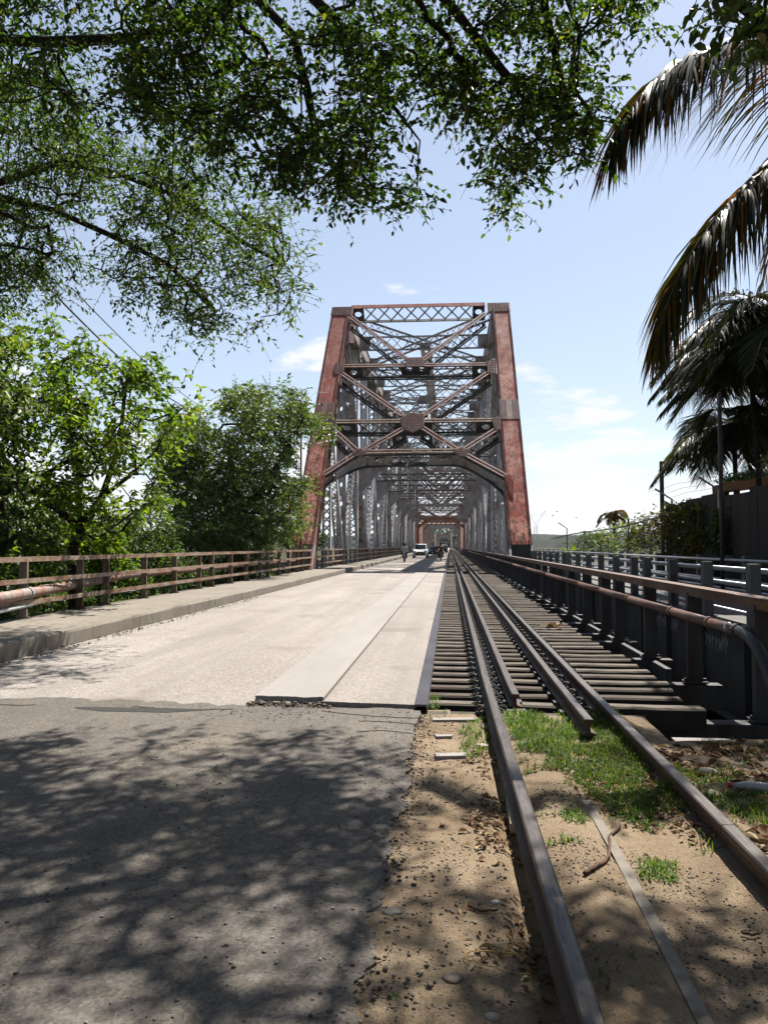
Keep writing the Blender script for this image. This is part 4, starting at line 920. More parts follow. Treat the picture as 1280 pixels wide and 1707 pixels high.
# ================================================================== VEHICLES AND PEOPLE
def car(name, label, cat, loc, paint, tall=1.0, L=4.6, wd=.90, flip=False, van=False):
    t = thing(name, label, cat, (0, 0, 0)); hb = .98 * tall; hr = 1.74 * tall
    # stations nose (y=-L/2) to tail: y, z bottom, z top, half width
    st = [(-.5, .42, .60, .70), (-.47, .30, .78, .84), (-.42, .28, .92 * tall, .90), (-.24, .27, 1.02 * tall, .92), (-.10, .27, hb * 1.06, .93), (.2, .27, hb * 1.06, .93), (.42, .28, hb * 1.08, .92), (.48, .32, hb * 1.0, .87), (.5, .42, hb * .8, .80)]
    mb = MB(); P = []; s = wd / .93
    for (fy, zb, zt_, hw) in st: 
        hw *= s; y = fy * L; zm = zb + (zt_ - zb) * .6
        P += [(-hw * .92, y, zb), (hw * .92, y, zb), (hw, y, zb + .18), (hw, y, zm), (hw * .93, y, zt_), (-hw * .93, y, zt_), (-hw, y, zm), (-hw, y, zb + .18)]
    n = 8; k = len(st); fs = [(i * n + j, i * n + (j + 1) % n, (i + 1) * n + (j + 1) % n, (i + 1) * n + j) for i in range(k - 1) for j in range(n)] + [tuple(range(n - 1, -1, -1)), tuple((k - 1) * n + j for j in range(n))]
    mb.add(P, fs)
    cab = [(-.17, hb * 1.03, .82), (-.02, hr * .97, .70), (.06, hr, .71), (.33, hr * .99, .70), (.46 if van or tall > .95 else .40, hb * 1.05, .80)]
    P = []
    for (fy, zt_, hw) in cab: P += [(-hw * s, fy * L, zt_), (hw * s, fy * L, zt_)]
    P += [(-.84 * s, -.17 * L, hb * .95), (.84 * s, -.17 * L, hb * .95), (-.84 * s, cab[-1][0] * L, hb * .95), (.84 * s, cab[-1][0] * L, hb * .95)]
    b = 2 * (len(cab)); fs = [(2 * i, 2 * i + 1, 2 * i + 3, 2 * i + 2) for i in range(len(cab) - 1)] + [(b, 0, 2, 4, 6, 8, b + 2), (b + 1, b + 3, 9, 7, 5, 3, 1), (b, b + 1, 1, 0), (b + 2, 8, 9, b + 3)]
    mb.add(P, fs); body = mb.build('body', paint, t)
    md = body.modifiers.new('edge', 'BEVEL'); md.width = .05; md.segments = 2; md.limit_method = 'ANGLE'
    c0, c1 = V((0, cab[0][0] * L, cab[0][1])), V((0, cab[1][0] * L, cab[1][1])); nn = V((0, -(c1.z - c0.z), (c1.y - c0.y))).normalized(); 
    a = c0.lerp(c1, .1) + nn * .012; b_ = c0.lerp(c1, .92) + nn * .012
    MB().add([(-.74 * s, a.y, a.z), (.74 * s, a.y, a.z), (.64 * s, b_.y, b_.z), (-.64 * s, b_.y, b_.z)], [(0, 1, 2, 3)]).build('windscreen', GLASS, t)
    c0, c1 = V((0, cab[-1][0] * L, cab[-1][1])), V((0, cab[-2][0] * L, cab[-2][1])); a = c0.lerp(c1, .15); b_ = c0.lerp(c1, .85); o = V((0, .03, .012))
    MB().add([(-.70 * s, a.y + .03, a.z + .01), (-.62 * s, b_.y + .03, b_.z + .01), (.62 * s, b_.y + .03, b_.z + .01), (.70 * s, a.y + .03, a.z + .01)], [(0, 1, 2, 3)]).build('rear_window', GLASS, t)
    for sg in (1, -1):
        MB().add([(sg * .835 * s, -.13 * L, hb * 1.1), (sg * .73 * s, -.01 * L, hr * .93), (sg * .725 * s, .31 * L, hr * .94), (sg * .82 * s, .36 * L, hb * 1.12)], [(0, 1, 2, 3)]).build('side_window', GLASS, t)
        for fy in (-.31, .30):
            w_ = MB().tube([(sg * (.93 * s - .21), fy * L, .34), (sg * (.93 * s + .01), fy * L, .34)], .34, 18).build('wheel', BLACK, t)
            MB().tube([(sg * (.93 * s - .05), fy * L, .34), (sg * (.93 * s + .02), fy * L, .34)], .20, 12).build('rim', CHROME, w_)
        MB().hexa((sg * .66 * s, -.475 * L, .80 * tall), (.17, 0, 0), (0, .09, 0), (0, .02, .085)).build('headlight', plain('lamp_glass', (.7, .72, .75), .1), t)
        MB().hexa((sg * .76 * s, .485 * L, .88 * tall), (.09, 0, 0), (0, .05, 0), (0, 0, .14)).build('tail_light', plain('tail_red', (.35, .02, .02), .2), t)
        MB().hexa((sg * 1.0 * s, -.12 * L, hb * 1.15), (.10, 0, 0), (0, .05, 0), (0, 0, .07)).build('wing_mirror', paint, t)
    MB().hexa((0, -.488 * L, .73 * tall), (.40, 0, 0), (0, .05, 0), (0, 0, .07)).build('grille', BLACK, t)
    MB().hexa((0, -.492 * L, .42), (.62 * s, 0, 0), (0, .05, 0), (0, 0, .09)).build('bumper_intake', BLACK, t)
    MB().hexa((0, -.507 * L, .56), (.2, 0, 0), (0, .02, 0), (0, 0, .055)).build('number_plate', plain('plate_yellow', (.6, .48, .08), .5), t)
    MB().hexa((0, .503 * L, .62), (.2, 0, 0), (0, .02, 0), (0, 0, .055)).build('rear_plate', plain('plate_yellow', (.6, .48, .08), .5), t)
    t.location = loc; t.rotation_euler = (0, 0, PI if flip else 0); return t
zd = .015
car('white_suv', 'white sport utility car driving towards us on the left lane', 'car', (-3.7, 97, zd), WHITE, 1.0, 4.7, .92)
car('grey_sedan', 'dark grey saloon car just behind the white car', 'car', (-2.45, 112, zd), DGREY, .84, 4.5, .88)
car('white_van', 'small white car far down the right lane behind the motorcycles', 'car', (-1.35, 176, zd), WHITE, 1.0, 4.5, .86, True)
def skin(name, J, E, R, matf, mats, parent, root=0):
    me = bpy.data.meshes.new(name); me.from_pydata(J, E, []); o = bpy.data.objects.new(name, me); COL.objects.link(o)
    sk = o.modifiers.new('s', 'SKIN'); sv = me.skin_vertices[0].data
    for i, r in enumerate(R): sv[i].radius = (r, r)
    sv[root].use_root = True; sb = o.modifiers.new('b', 'SUBSURF'); sb.levels = 1; sb.render_levels = 1
    bpy.context.view_layer.update()
    m2 = bpy.data.meshes.new_from_object(o.evaluated_get(bpy.context.evaluated_depsgraph_get())); bpy.data.objects.remove(o)
    for p in m2.polygons: p.material_index = matf(p.center); p.use_smooth = True
    m2.name = name; return link(name, m2, mats, parent)
SKINM = plain('skin', (.28, .15, .09), .6); TROUS = plain('dark_trousers', (.025, .03, .045), .8)
def moto(label, loc, paint, flip):
    t = thing('motorcycle', label, 'motorcycle')
    for y, nm_ in ((-.62, 0), (.62, 1)):
        w = MB(); n = 20; w.tube([(.0, y + .30 * math.cos(a), .31 + .30 * math.sin(a)) for a in np.linspace(0, 2 * PI, n + 1)], .055, 6); o = w.build('wheel', BLACK, t)
        r = MB()
        for a in np.linspace(0, PI, 6)[:-1]: r.beam((0, y - .26 * math.cos(a), .31 - .26 * math.sin(a)), (0, y + .26 * math.cos(a), .31 + .26 * math.sin(a)), .02, .03, (1, 0, 0))
        r.tube([(-.08, y, .31), (.08, y, .31)], .05, 8); r.build('rim', CHROME, o)
    f = MB()
    for s in (1, -1): f.tube([(s * .08, -.62, .31), (s * .08, -.50, .70), (s * .07, -.40, 1.0)], .022, 6); f.tube([(s * .08, .62, .31), (s * .08, .2, .42)], .03, 6)
    f.build('fork', CHROME, t)
    f = MB(); f.tube([(-.36, -.28, 1.03), (-.2, -.36, 1.05), (.2, -.36, 1.05), (.36, -.28, 1.03)], .018, 6); f.build('handlebar', BLACK, t)
    for s in (1, -1): MB().hexa((s * .34, -.36, 1.2), (.06, 0, 0), (0, .012, 0), (0, 0, .045)).build('mirror', BLACK, t)
    MB().tube([(0, -.52, .90), (0, -.44, .90)], .09, 12).build('headlight', plain('lamp_glass', (.7, .72, .75), .1), t)
    b = MB(); b.hexa((0, -.13, .84), (.12, 0, 0), (0, .25, -.02), (0, .02, .11)); b.hexa((0, -.62, .68), (.06, 0, 0), (0, .22, 0), (0, 0, .02)); b.hexa((0, .5, .72), (.10, 0, 0), (0, .22, .05), (0, 0, .06)); o = b.build('bodywork', paint, t); md = o.modifiers.new('e', 'BEVEL'); md.width = .03; md.segments = 2
    b = MB(); b.hexa((0, 0, .46), (.14, 0, 0), (0, .2, 0), (0, 0, .15)); b.tube([(.13, -.05, .35), (.15, .3, .30), (.15, .75, .42)], .04, 8); b.build('engine', STEELD, t)
    o = MB().hexa((0, .28, .83), (.13, 0, 0), (0, .34, .02), (0, 0, .05)).build('saddle', BLACK, t); md = o.modifiers.new('e', 'BEVEL'); md.width = .03
    MB().hexa((0, .74, .76), (.08, 0, 0), (0, .02, 0), (0, 0, .04)).build('tail_light', plain('tail_red', (.35, .02, .02), .2), t)
    t.location = loc; t.rotation_euler = (0, 0, PI if flip else 0); return t
def rider(label, loc, shirt, flip, helmet, pack=None):
    t = thing('person', label, 'person')
    J = [(0, .16, .92), (0, .13, 1.12), (0, .08, 1.34), (0, .05, 1.46), (0, .03, 1.54), (0, .01, 1.64),
         (.19, .08, 1.40), (.27, -.08, 1.17), (.33, -.27, 1.06), (-.19, .08, 1.40), (-.27, -.08, 1.17), (-.33, -.27, 1.06),
         (.13, .10, .90), (.21, -.22, .82), (.19, -.02, .40), (.19, -.14, .36), (-.13, .10, .90), (-.21, -.22, .82), (-.19, -.02, .40), (-.19, -.14, .36)]
    E = [(0, 1), (1, 2), (2, 3), (3, 4), (4, 5), (2, 6), (6, 7), (7, 8), (2, 9), (9, 10), (10, 11), (0, 12), (12, 13), (13, 14), (14, 15), (0, 16), (16, 17), (17, 18), (18, 19)]
    R = [.15, .15, .17, .075, .065, .10, .075, .055, .04, .075, .055, .04, .11, .085, .055, .045, .11, .085, .055, .045]
    def mf(c):
        if c.z > 1.43: return 0
        if c.z > .95 and not (abs(c.x) > .22 and c.y < -.05): return 1
        if c.z > 1.0: return 0
        return 2
    skin('body', J, E, R, mf, [SKINM, shirt, TROUS], t)
    h = bmesh.new(); bmesh.ops.create_uvsphere(h, u_segments=14, v_segments=10, radius=.145)
    for v in h.verts: v.co.z *= 1.05; v.co.y *= 1.12
    me = bpy.data.meshes.new('helmet'); h.to_mesh(me); h.free(); o = link('helmet', me, helmet, t); o.location = (0, .015, 1.66)
    MB().hexa((0, -.125, 1.64), (.10, 0, 0), (0, .03, .01), (0, 0, .05)).build('visor', GLASS, o).location = (0, -.015, -1.66)
    if pack:
        b = MB().hexa((0, .32, 1.18), (.17, 0, 0), (0, .10, 0), (0, -.02, .24)).build('backpack', pack, t); md = b.modifiers.new('e', 'BEVEL'); md.width = .05; md.segments = 2
    t.location = loc; t.rotation_euler = (0, 0, PI if flip else 0); return t
P1 = (-4.25, 72, zd); moto('dark motorcycle ridden towards us close to the left kerb', P1, plain('moto_blue', (.03, .04, .08), .3), False)
rider('person in pale shirt and dark helmet riding along the left kerb', P1, plain('pale_shirt', (.62, .68, .75), .8), False, BLACK)
P2 = (-.88, 73.5, zd + .02); moto('red tailed motorcycle riding away beside the steel edge plate', P2, plain('moto_red', (.30, .06, .03), .4), True)
rider('person in dark blue jacket with backpack riding away', P2, plain('navy_jacket', (.02, .025, .05), .8), True, plain('helmet_black', (.02, .02, .025), .2), plain('brown_pack', (.16, .06, .03), .8))
P3 = (-.80, 140, zd + .02); moto('farthest motorcycle, small and black, ahead of the rider with the backpack', P3, BLACK, True)
rider('farthest person, in a grey shirt, on the small black motorcycle', P3, plain('grey_shirt', (.12, .12, .13), .8), True, plain('helmet_white', (.6, .6, .6), .3))
# ================================================================== VEGETATION
def leaves_arrays(C, D, size, wratio=.5, droop=.25, up=None, fold=.22, seed=0):
    """C centres (N,3), D tip directions (N,3), size (N,) -> verts, quads"""
    r = np.random.default_rng(seed); N = len(C)
    D = D / (np.linalg.norm(D, axis=1, keepdims=True) + 1e-9)
    nrm = np.array([0, 0, 1.0]) + r.normal(0, .55, (N, 3)) if up is None else up + r.normal(0, .3, (N, 3))
    Sd = np.cross(D, nrm); Sd /= (np.linalg.norm(Sd, axis=1, keepdims=True) + 1e-9); Nn = np.cross(Sd, D)
    s = size[:, None]; w = s * wratio * .5
    mid1 = C + D * s * .33; mid2 = C + D * s * .70 - Nn * s * droop * .12; tip = C + D * s - Nn * s * droop * .4
    lift = Nn * w * fold * 2
    v = np.stack([C, mid1 - Sd * w * .95 + lift, mid2 - Sd * w * .72 + lift * .7, tip, mid2 + Sd * w * .72 + lift * .7, mid1 + Sd * w * .95 + lift], 1).reshape(-1, 3)
    b = np.arange(N)[:, None] * 6
    f = np.concatenate([b + np.array([[0, 3, 2, 1]]), b + np.array([[0, 5, 4, 3]])], 1).reshape(-1, 4)
    return v, f
def skeleton(seeds, clusters, r, keep=.35, sag=.0, wob=.12):
    """grow branches from seed polylines to every cluster centre; returns list of (points, parent link) chains"""
    nodes = []; par = []; chains = []
    for pl in seeds:
        ch = []
        for p in pl:
            nodes.append(np.array(p, float)); j = len(nodes) - 1; par.append(ch[-1] if ch else (-1 if not chains else None)); ch.append(j)
        if par[ch[0]] is None:
            o = np.array(nodes[:ch[0]]); par[ch[0]] = int(np.argmin(((o - nodes[ch[0]]) ** 2).sum(1)))
        chains.append(ch)
    base = np.array(nodes); cl = sorted(clusters, key=lambda c: min(((base - c) ** 2).sum(1)))
    arr = np.zeros((len(nodes) + len(cl) * 4 + 8, 3)); arr[:len(nodes)] = base; n = len(nodes)
    tips = []
    for c in cl:
        c = np.array(c); d = np.sqrt(((arr[:n] - c) ** 2).sum(1)); j = int(np.argmin(d + .35 * np.maximum(0, arr[:n, 2] - c[2]))); L = d[j]
        k = 2 if L < .8 else 3; ch = [j]
        for i in range(1, k + 1):
            t = i / k; p = arr[j] * (1 - t) + c * t + (r.normal(0, wob * L, 3) if i < k else 0) + np.array([0, 0, sag * L * math.sin(PI * t)])
            arr[n] = p; par.append(ch[-1]); ch.append(n); n += 1
        chains.append(ch); tips.append(n - 1)
    desc = np.zeros(n)
    for t in tips: desc[t] += 1
    for i in range(n - 1, 0, -1):
        if par[i] >= 0: desc[par[i]] += desc[i]
    return arr[:n], par, chains, np.maximum(desc, 1), tips
def foliage(tips_xyz, r, ntw, twl, nlf, lsize, bias=None, droop=.3, wratio=.5, spread=1.0, seed=0):
    """twigs with alternating leaves round each cluster centre"""
    P = np.repeat(np.asarray(tips_xyz), ntw, axis=0); N = len(P)
    d = r.normal(0, 1, (N, 3)); d[:, 2] = d[:, 2] * .75 - droop
    if bias is not None: d = d + bias
    d /= np.linalg.norm(d, axis=1, keepdims=True); L = twl * r.uniform(.5, 1.15, N)
    P = P + r.normal(0, twl * .22 * spread, (N, 3))
    t = (np.arange(nlf) + .6) / nlf
    pos = P[:, None] + d[:, None] * (t[None, :, None] * L[:, None, None]); pos[:, :, 2] -= droop * .35 * (t ** 2)[None] * L[:, None]
    side = np.cross(d, [0, 0, 1.0]); side /= (np.linalg.norm(side, axis=1, keepdims=True) + 1e-6)
    sg = np.where(np.arange(nlf) % 2 == 0, 1.0, -1.0)
    ld = d[:, None] * .6 + side[:, None] * sg[None, :, None] * .9 + r.normal(0, .38, (N, nlf, 3)) + np.array([0, 0, -.25 - droop * .4])
    keep = r.random((N, nlf)) < .88
    C = pos[keep]; D = ld[keep]; sz = lsize * r.uniform(.4, 1.35, len(C))
    tw = (P, P + d * (L * .6)[:, None] - np.array([0, 0, 1]) * (droop * .35 * .36 * L)[:, None], P + d * L[:, None] - np.array([0, 0, 1]) * (droop * .35 * L)[:, None])
    return C, D, sz, tw
def crown_mesh(C, D, sz, r, wratio, droop, seed, corr=.5):
    v, f = leaves_arrays(C, D, sz, wratio, droop, seed=seed); N = len(C)
    big = fbm(C[:, 0] * .9 + C[:, 1] * .35, C[:, 2] * .9 + C[:, 1] * .5, 2, seed)
    rn = np.clip(.5 + (r.random(N) - .5) * (1.3 - corr) + (big - .45) * corr * 1.6, 0, 1); rn[r.random(N) < .012] = 1
    return np_mesh('crown', v, f, np.repeat(rn, 2))
def wood(arr, chains, desc, r0, expo=.45, nmain=0, sides=5, rmax=None):
    mbs = [MB()]
    for ci, ch in enumerate(chains):
        pts = [arr[i] for i in ch]; rad = [r0 * desc[i] ** expo for i in ch]
        if ci >= nmain: rad[0] = min(rad[0], rad[1] * 1.15)
        if rmax and ci: rad = [min(x, rmax * (1 if ci < nmain else .6)) for x in rad]
        if ci < nmain and ci > 0:
            m_ = MB(); m_.tube(pts, rad, 8, True); mbs.append(m_)
        else: mbs[0].tube(pts, rad, 8 if ci < nmain else sides, False)
    return mbs
def twigs(mb, tw, rad):
    for a, b, c in zip(*tw): mb.tube([a, b, c], [rad, rad * .8, rad * .5], 3, False)
def in_poly(x, y, poly):
    c = False; j = len(poly) - 1
    for i in range(len(poly)):
        if (poly[i][1] > y) != (poly[j][1] > y) and x < (poly[j][0] - poly[i][0]) * (y - poly[i][1]) / (poly[j][1] - poly[i][1]) + poly[i][0]: c = not c
        j = i
    return c
def sample_px(poly, n, y0, y1, seed, holes=.0):
    r = random.Random(seed); x0, x1 = min(p[0] for p in poly), max(p[0] for p in poly); a0, a1 = min(p[1] for p in poly), max(p[1] for p in poly); out = []
    while len(out) < n:
        x, y = r.uniform(x0, x1), r.uniform(a0, a1)
        if in_poly(x, y, poly) and float(fbm(x / 85., y / 85., 3, seed)) > holes: out.append(np.array(at_y(x, y, r.uniform(y0, y1))))
    return out
def plant(name, label, cat, base, seeds, cl, leaf, bark, r0, ntw, twl, nlf, lsize, droop=.3, wratio=.5, seed=0, group=None, twr=.004, nmain=None, expo=.45, sag=.05, bias=None, main_name='bough', rmax=None):
    r = np.random.default_rng(seed); t = thing(name, label, cat, base, group)
    arr, par, chains, desc, tips = skeleton(seeds, cl, r, sag=sag); nm = len(seeds) if nmain is None else nmain
    w = wood(arr, chains, desc, r0, expo, nm, rmax=rmax)
    C, D, sz, tw = foliage(arr[tips], r, ntw, twl, nlf, lsize, bias, droop, wratio, seed=seed)
    tr = w[0].build('trunk', bark, t, smooth=True)
    for m_ in w[1:]: m_.build(main_name, bark, t, smooth=True)
    if twr: m_ = MB(); twigs(m_, tw, twr); m_.build('twigs', bark, t, kind='stuff')
    o = link('crown', crown_mesh(C, D, sz, r, wratio, droop, seed), leaf, t); o['kind'] = 'stuff'; return t
def blob(c, rad, n, seed, shell=.45):
    r = np.random.default_rng(seed); d = r.normal(0, 1, (n, 3)); d /= np.linalg.norm(d, axis=1, keepdims=True)
    q = (shell + (1 - shell) * r.random(n) ** .6)[:, None]; q[: n // 4] *= .6
    return [x for x in np.array(c) + d * q * np.array(rad)]
# ---- big tree spreading over the road (trunk out of frame on the left)
def px(pts, ys): return [tuple(at_y(x, y, d)) for (x, y), d in zip(pts, ys)]
trunk = [(-10.5, 4.5, -.4), (-10.3, 4.7, 1.5), (-10.0, 5.0, 3.4), (-9.5, 5.6, 5.4)]
limbs = [trunk,
    [trunk[-1]] + px([(-120, 30), (0, 66), (90, 70), (215, 64), (300, 44), (420, -10)], [7.6, 8.2, 8.5, 8.8, 8.9, 8.6]),
    px([(217, 64), (234, 100), (238, 152), (244, 166), (300, 200), (345, 236), (400, 262), (470, 268)], [8.8, 9.0, 9.2, 9.3, 9.4, 9.5, 9.6, 9.7]),
    [trunk[-1]] + px([(-160, 330), (0, 346), (60, 340), (150, 332), (230, 318), (330, 322)], [11, 12, 12.3, 12.6, 12.9, 13.2]),
    px([(420, -10), (490, 60), (512, 150), (530, 240), (590, 320)], [8.6, 8.6, 8.7, 8.8, 8.9]),
    px([(470, -60), (545, 20), (600, 75), (650, 170), (700, 235)], [8.3, 8.3, 8.4, 8.5, 8.6]),
    px([(640, -120), (760, 20), (800, 72), (845, 128), (900, 158), (920, 180)], [7.6, 7.8, 7.9, 8.0, 8.1, 8.2]),
    px([(760, -160), (900, -30), (912, 30), (925, 95), (942, 160), (957, 218)], [7.2, 7.6, 7.7, 7.8, 7.9, 8.0]),
    px([(230, 318), (300, 370), (370, 430), (450, 480)], [12.9, 13.2, 13.5, 13.8])]
up_poly = [(-60, -60), (1085, -60), (1068, 40), (1072, 100), (1030, 130), (1022, 190), (1005, 225), (1000, 262), (960, 300), (905, 345), (870, 330), (850, 398), (822, 392), (800, 352), (770, 392), (720, 352), (690, 378), (640, 345), (612, 372), (575, 385), (548, 350), (500, 322), (440, 352), (330, 300), (200, 240), (60, 180), (-60, 170)]
up_poly = [(x, y - 40 if y > 200 else y) for x, y in up_poly]
cl = sample_px(up_poly, 570, 6.7, 9.6, 21, .405)
cl += sample_px([(-60, -60), (620, -60), (560, 120), (420, 200), (260, 190), (-60, 130)], 80, 7.5, 10.0, 22, .34)
# overhead part above the frame, over the road, which throws the foreground shade
rs = random.Random(5); k = 0
while k < 70:   # boughs right above the rails
    x, y, z = rs.uniform(2.0, 5.0), rs.uniform(5.2, 8.2), rs.uniform(6.9, 8.3); lx, ly = x - .32 * z, y - .577 * z
    if z < 1.5 + .74 * y + .3 or not (-.3 < lx < 2.4 and 1.6 < ly < 3.5) or float(fbm(x / .8 + 2, y / .8, 3, 35)) < .45: continue
    cl.append(np.array((x, y, z))); k += 1
k = 0
while k < 540:
    x, y = rs.uniform(-7.5, 3.6), rs.uniform(3.2, 9.5); zmin = 1.5 + .74 * y + .35
    z = rs.uniform(max(6.6, zmin), max(7.6, zmin + 1.8)); lx, ly = x - .32 * z, y - .577 * z
    if float(fbm(x / 1.1 + 4, y / 1.1, 3, 33)) < .40: continue
    if lx > -.35 and ly > 3.1: continue
    if lx > 1.1 and rs.random() < .5: continue
    if ly > 5.7: continue
    cl.append(np.array((x, y, z))); k += 1
k = 0
while k < 1700:   # unseen crown over and behind the camera, added thick to darken the ambient light
    x, y, z = rs.uniform(-9, 3.0), rs.uniform(-7, 3.2), rs.uniform(6.2, 9)
    if float(fbm(x / 1.1 + 4, y / 1.1, 3, 33)) < .36: continue
    cl.append(np.array((x, y, z))); k += 1
k = 0
while k < 1000:   # unseen low leaves left of and behind the camera, added to block sky
    if k < 420: x, y, z = rs.uniform(-13, -6.5), rs.uniform(-6, 8), rs.uniform(1.2, 7.5)
    else: x, y, z = rs.uniform(-10, 6), rs.uniform(-9.5, -4.5), rs.uniform(.8, 8)
    if x > -.6 * y - 2.0 and y > 0: continue
    cl.append(np.array((x, y, z))); k += 1
plant('canopy_tree', 'large spreading tree whose small leaved boughs overhang the whole road', 'tree', (-10.5, 4.5, -.4), limbs, cl, LEAF_CAN, BARK, .0058, 6, .42, 8, .074, .35, .55, 3, twr=.0032, expo=.42, rmax=.062)
low_poly = [(-60, 150), (60, 160), (200, 230), (330, 290), (430, 345), (470, 395), (505, 425), (470, 440), (505, 485), (470, 505), (430, 498), (442, 548), (405, 540), (385, 600), (330, 575), (262, 480), (215, 500), (160, 455), (120, 520), (60, 470), (-60, 560)]
cl = sample_px([(-60, 90), (120, 110), (260, 170), (420, 260), (520, 330), (440, 380), (200, 300), (60, 260), (-60, 240)], 70, 11, 14, 43, .38) + sample_px(low_poly, 370, 11.5, 15.0, 41, .33)
lt_ = [[(-14.5, 12.5, -1.2), (-14.2, 12.6, 2.0), (-13.6, 12.7, 4.5), tuple(at_y(-90, 300, 12.8))], px([(-90, 300), (0, 330), (90, 350), (180, 390), (280, 440), (360, 520)], [12.8, 12.8, 13, 13.2, 13.4, 13.6]), px([(-40, 318), (100, 270), (200, 290), (300, 330), (400, 400), (470, 440)], [12.8, 12.9, 13.2, 13.5, 13.8, 14])]
plant('feathery_tree', 'fine leaved olive green tree reaching in from left below the dark boughs', 'tree', (-14.5, 12.5, -1.2), lt_, cl, LEAF_FINE, BARK, .007, 7, .66, 9, .085, .3, .5, 4, twr=.004, expo=.42, rmax=.075)
# aerial roots hanging from the boughs
ar = MB()
for (x, y0, y1, d) in ((290, 20, 372, 9.2), (405, 40, 215, 9), (20, 90, 320, 10), (33, 200, 318, 11), (555, 10, 150, 8.6), (500, 90, 300, 8.9), (850, 130, 235, 8), (955, 60, 130, 7.8)):
    a, b = at_y(x, y0, d), at_y(x + random.uniform(-12, 6), y1, d); ar.tube([a.lerp(b, t) + V((random.uniform(-.02, .02), 0, 0)) for t in np.linspace(0, 1, 9)], [.016 - .010 * t for t in np.linspace(0, 1, 9)], 5)
tag(ar.build('aerial_roots', BARK), 'thin dark aerial roots hanging straight down from the boughs', 'aerial roots', kind='stuff')
# ---- bright broad leaved tree behind the left railing
B1 = at_y(128, 930, 19)
sd_ = [[(B1.x, 19, -1.5), tuple(at_y(122, 915, 19)), tuple(at_y(135, 880, 19)), tuple(at_y(170, 830, 19)), tuple(at_y(200, 740, 19)), tuple(at_y(210, 640, 18.8))],
       px([(135, 880), (128, 800), (118, 700), (110, 600)], [19, 19.2, 19.4, 19.5]), px([(135, 880), (60, 820), (0, 760), (-40, 650)], [19, 18.8, 18.6, 18.4]), px([(170, 830), (220, 790), (262, 750), (290, 690)], [19, 19.2, 19.4, 19.5])]
bp = [(-80, 520), (-20, 500), (30, 540), (75, 520), (110, 555), (150, 560), (185, 610), (225, 590), (262, 600), (300, 640), (322, 680), (300, 740), (278, 800), (268, 870), (240, 860), (190, 905), (120, 900), (60, 860), (-80, 880)]
cl = sample_px(bp, 300, 16.2, 20.5, 51, .36)
plant('broadleaf_tree', 'bright yellow green broad leaved tree behind the left railing', 'tree', (B1.x, 19, -1.5), sd_, cl, LEAF_BRT, BARK, .011, 6, .60, 8, .165, .25, .55, 6, twr=.006, expo=.46, rmax=.15)
# dark trunk at the left edge
cl = sample_px([(-140, 560), (20, 540), (50, 640), (30, 760), (60, 860), (-140, 880)], 90, 14.5, 17, 55, .3)
e0 = at_y(10, 930, 16.5)
plant('broadleaf_tree', 'dark leaved tree at the left picture edge with black trunk', 'tree', (e0.x, 16.5, -1.5), [[(e0.x, 16.5, -1.5), tuple(at_y(8, 900, 16.5)), tuple(at_y(2, 820, 16.5)), tuple(at_y(-20, 640, 16.4))]], cl, LEAF_DRK, BARK, .012, 6, .6, 7, .17, .3, .5, 7, twr=.006, rmax=.16)
# ---- darker round tree beside the portal
B2 = at_y(400, 930, 36)
dp = [(262, 760), (275, 705), (315, 670), (345, 650), (385, 655), (425, 638), (470, 642), (500, 655), (512, 690), (545, 700), (552, 728), (522, 745), (520, 790), (500, 830), (505, 880), (440, 905), (300, 905), (262, 860)]
cl = sample_px(dp, 820, 31, 38.5, 61, .31)
plant('round_tree', 'rounded dark olive tree beside the left portal post', 'tree', (B2.x, 36, -1.5), [[(B2.x, 36, -1.5), tuple(at_y(405, 905, 36)), tuple(at_y(398, 830, 36)), tuple(at_y(380, 740, 35.5))], px([(400, 860), (450, 800), (480, 740)], [36, 36, 36]), px([(402, 870), (350, 800), (320, 720)], [36, 35.5, 35])], cl, LEAF_DRK, BARK, .013, 6, .75, 8, .19, .2, .5, 8, twr=.007, rmax=.2)
# ---- shrubs along the bank, left
SH = [((165, 915, 20.5), (1.0, 1.2, .9), 'bright leafy shrub under the yellow green tree behind left railing', LEAF_BRT, .17), ((35, 925, 16.2), (1.1, 1.2, 1.0), 'dark shrub at the far left picture edge behind the railing', LEAF_DRK, .14), ((255, 905, 25), (1.4, 1.6, 1.1), 'mid green shrub behind the railing left of the round tree', LEAF_SHR, .14),
      ((330, 905, 30), (1.9, 2, 1.3), 'broad shrub beneath the left half of round tree', LEAF_SHR, .15), ((425, 905, 37), (2.3, 2.2, 1.4), 'olive shrub beneath the right half of round tree', LEAF_DRK, .15), ((100, 960, 15.4), (.8, .8, .6), 'small green shrub poking between the left railing bars by the pipes', LEAF_BRT, .13),
      ((232, 965, 20.4), (.7, .9, .55), 'low leafy sprig beside the fourth railing post on left', LEAF_BRT, .13), ((300, 950, 25), (1.0, 1.2, .6), 'low dark bush behind railing below the thick pipe end', LEAF_SHR, .12), ((520, 895, 49), (1.6, 2, 1.2), 'bush showing between the truss members left of bridge', LEAF_SHR, .17), ((405, 945, 33), (1.2, 1.5, .6), 'low bush along the railing near the red pole', LEAF_DRK, .13), ((60, 990, 13.9), (.7, .8, .55), 'small dark shrub under the thin white pipe', LEAF_SHR, .11)]
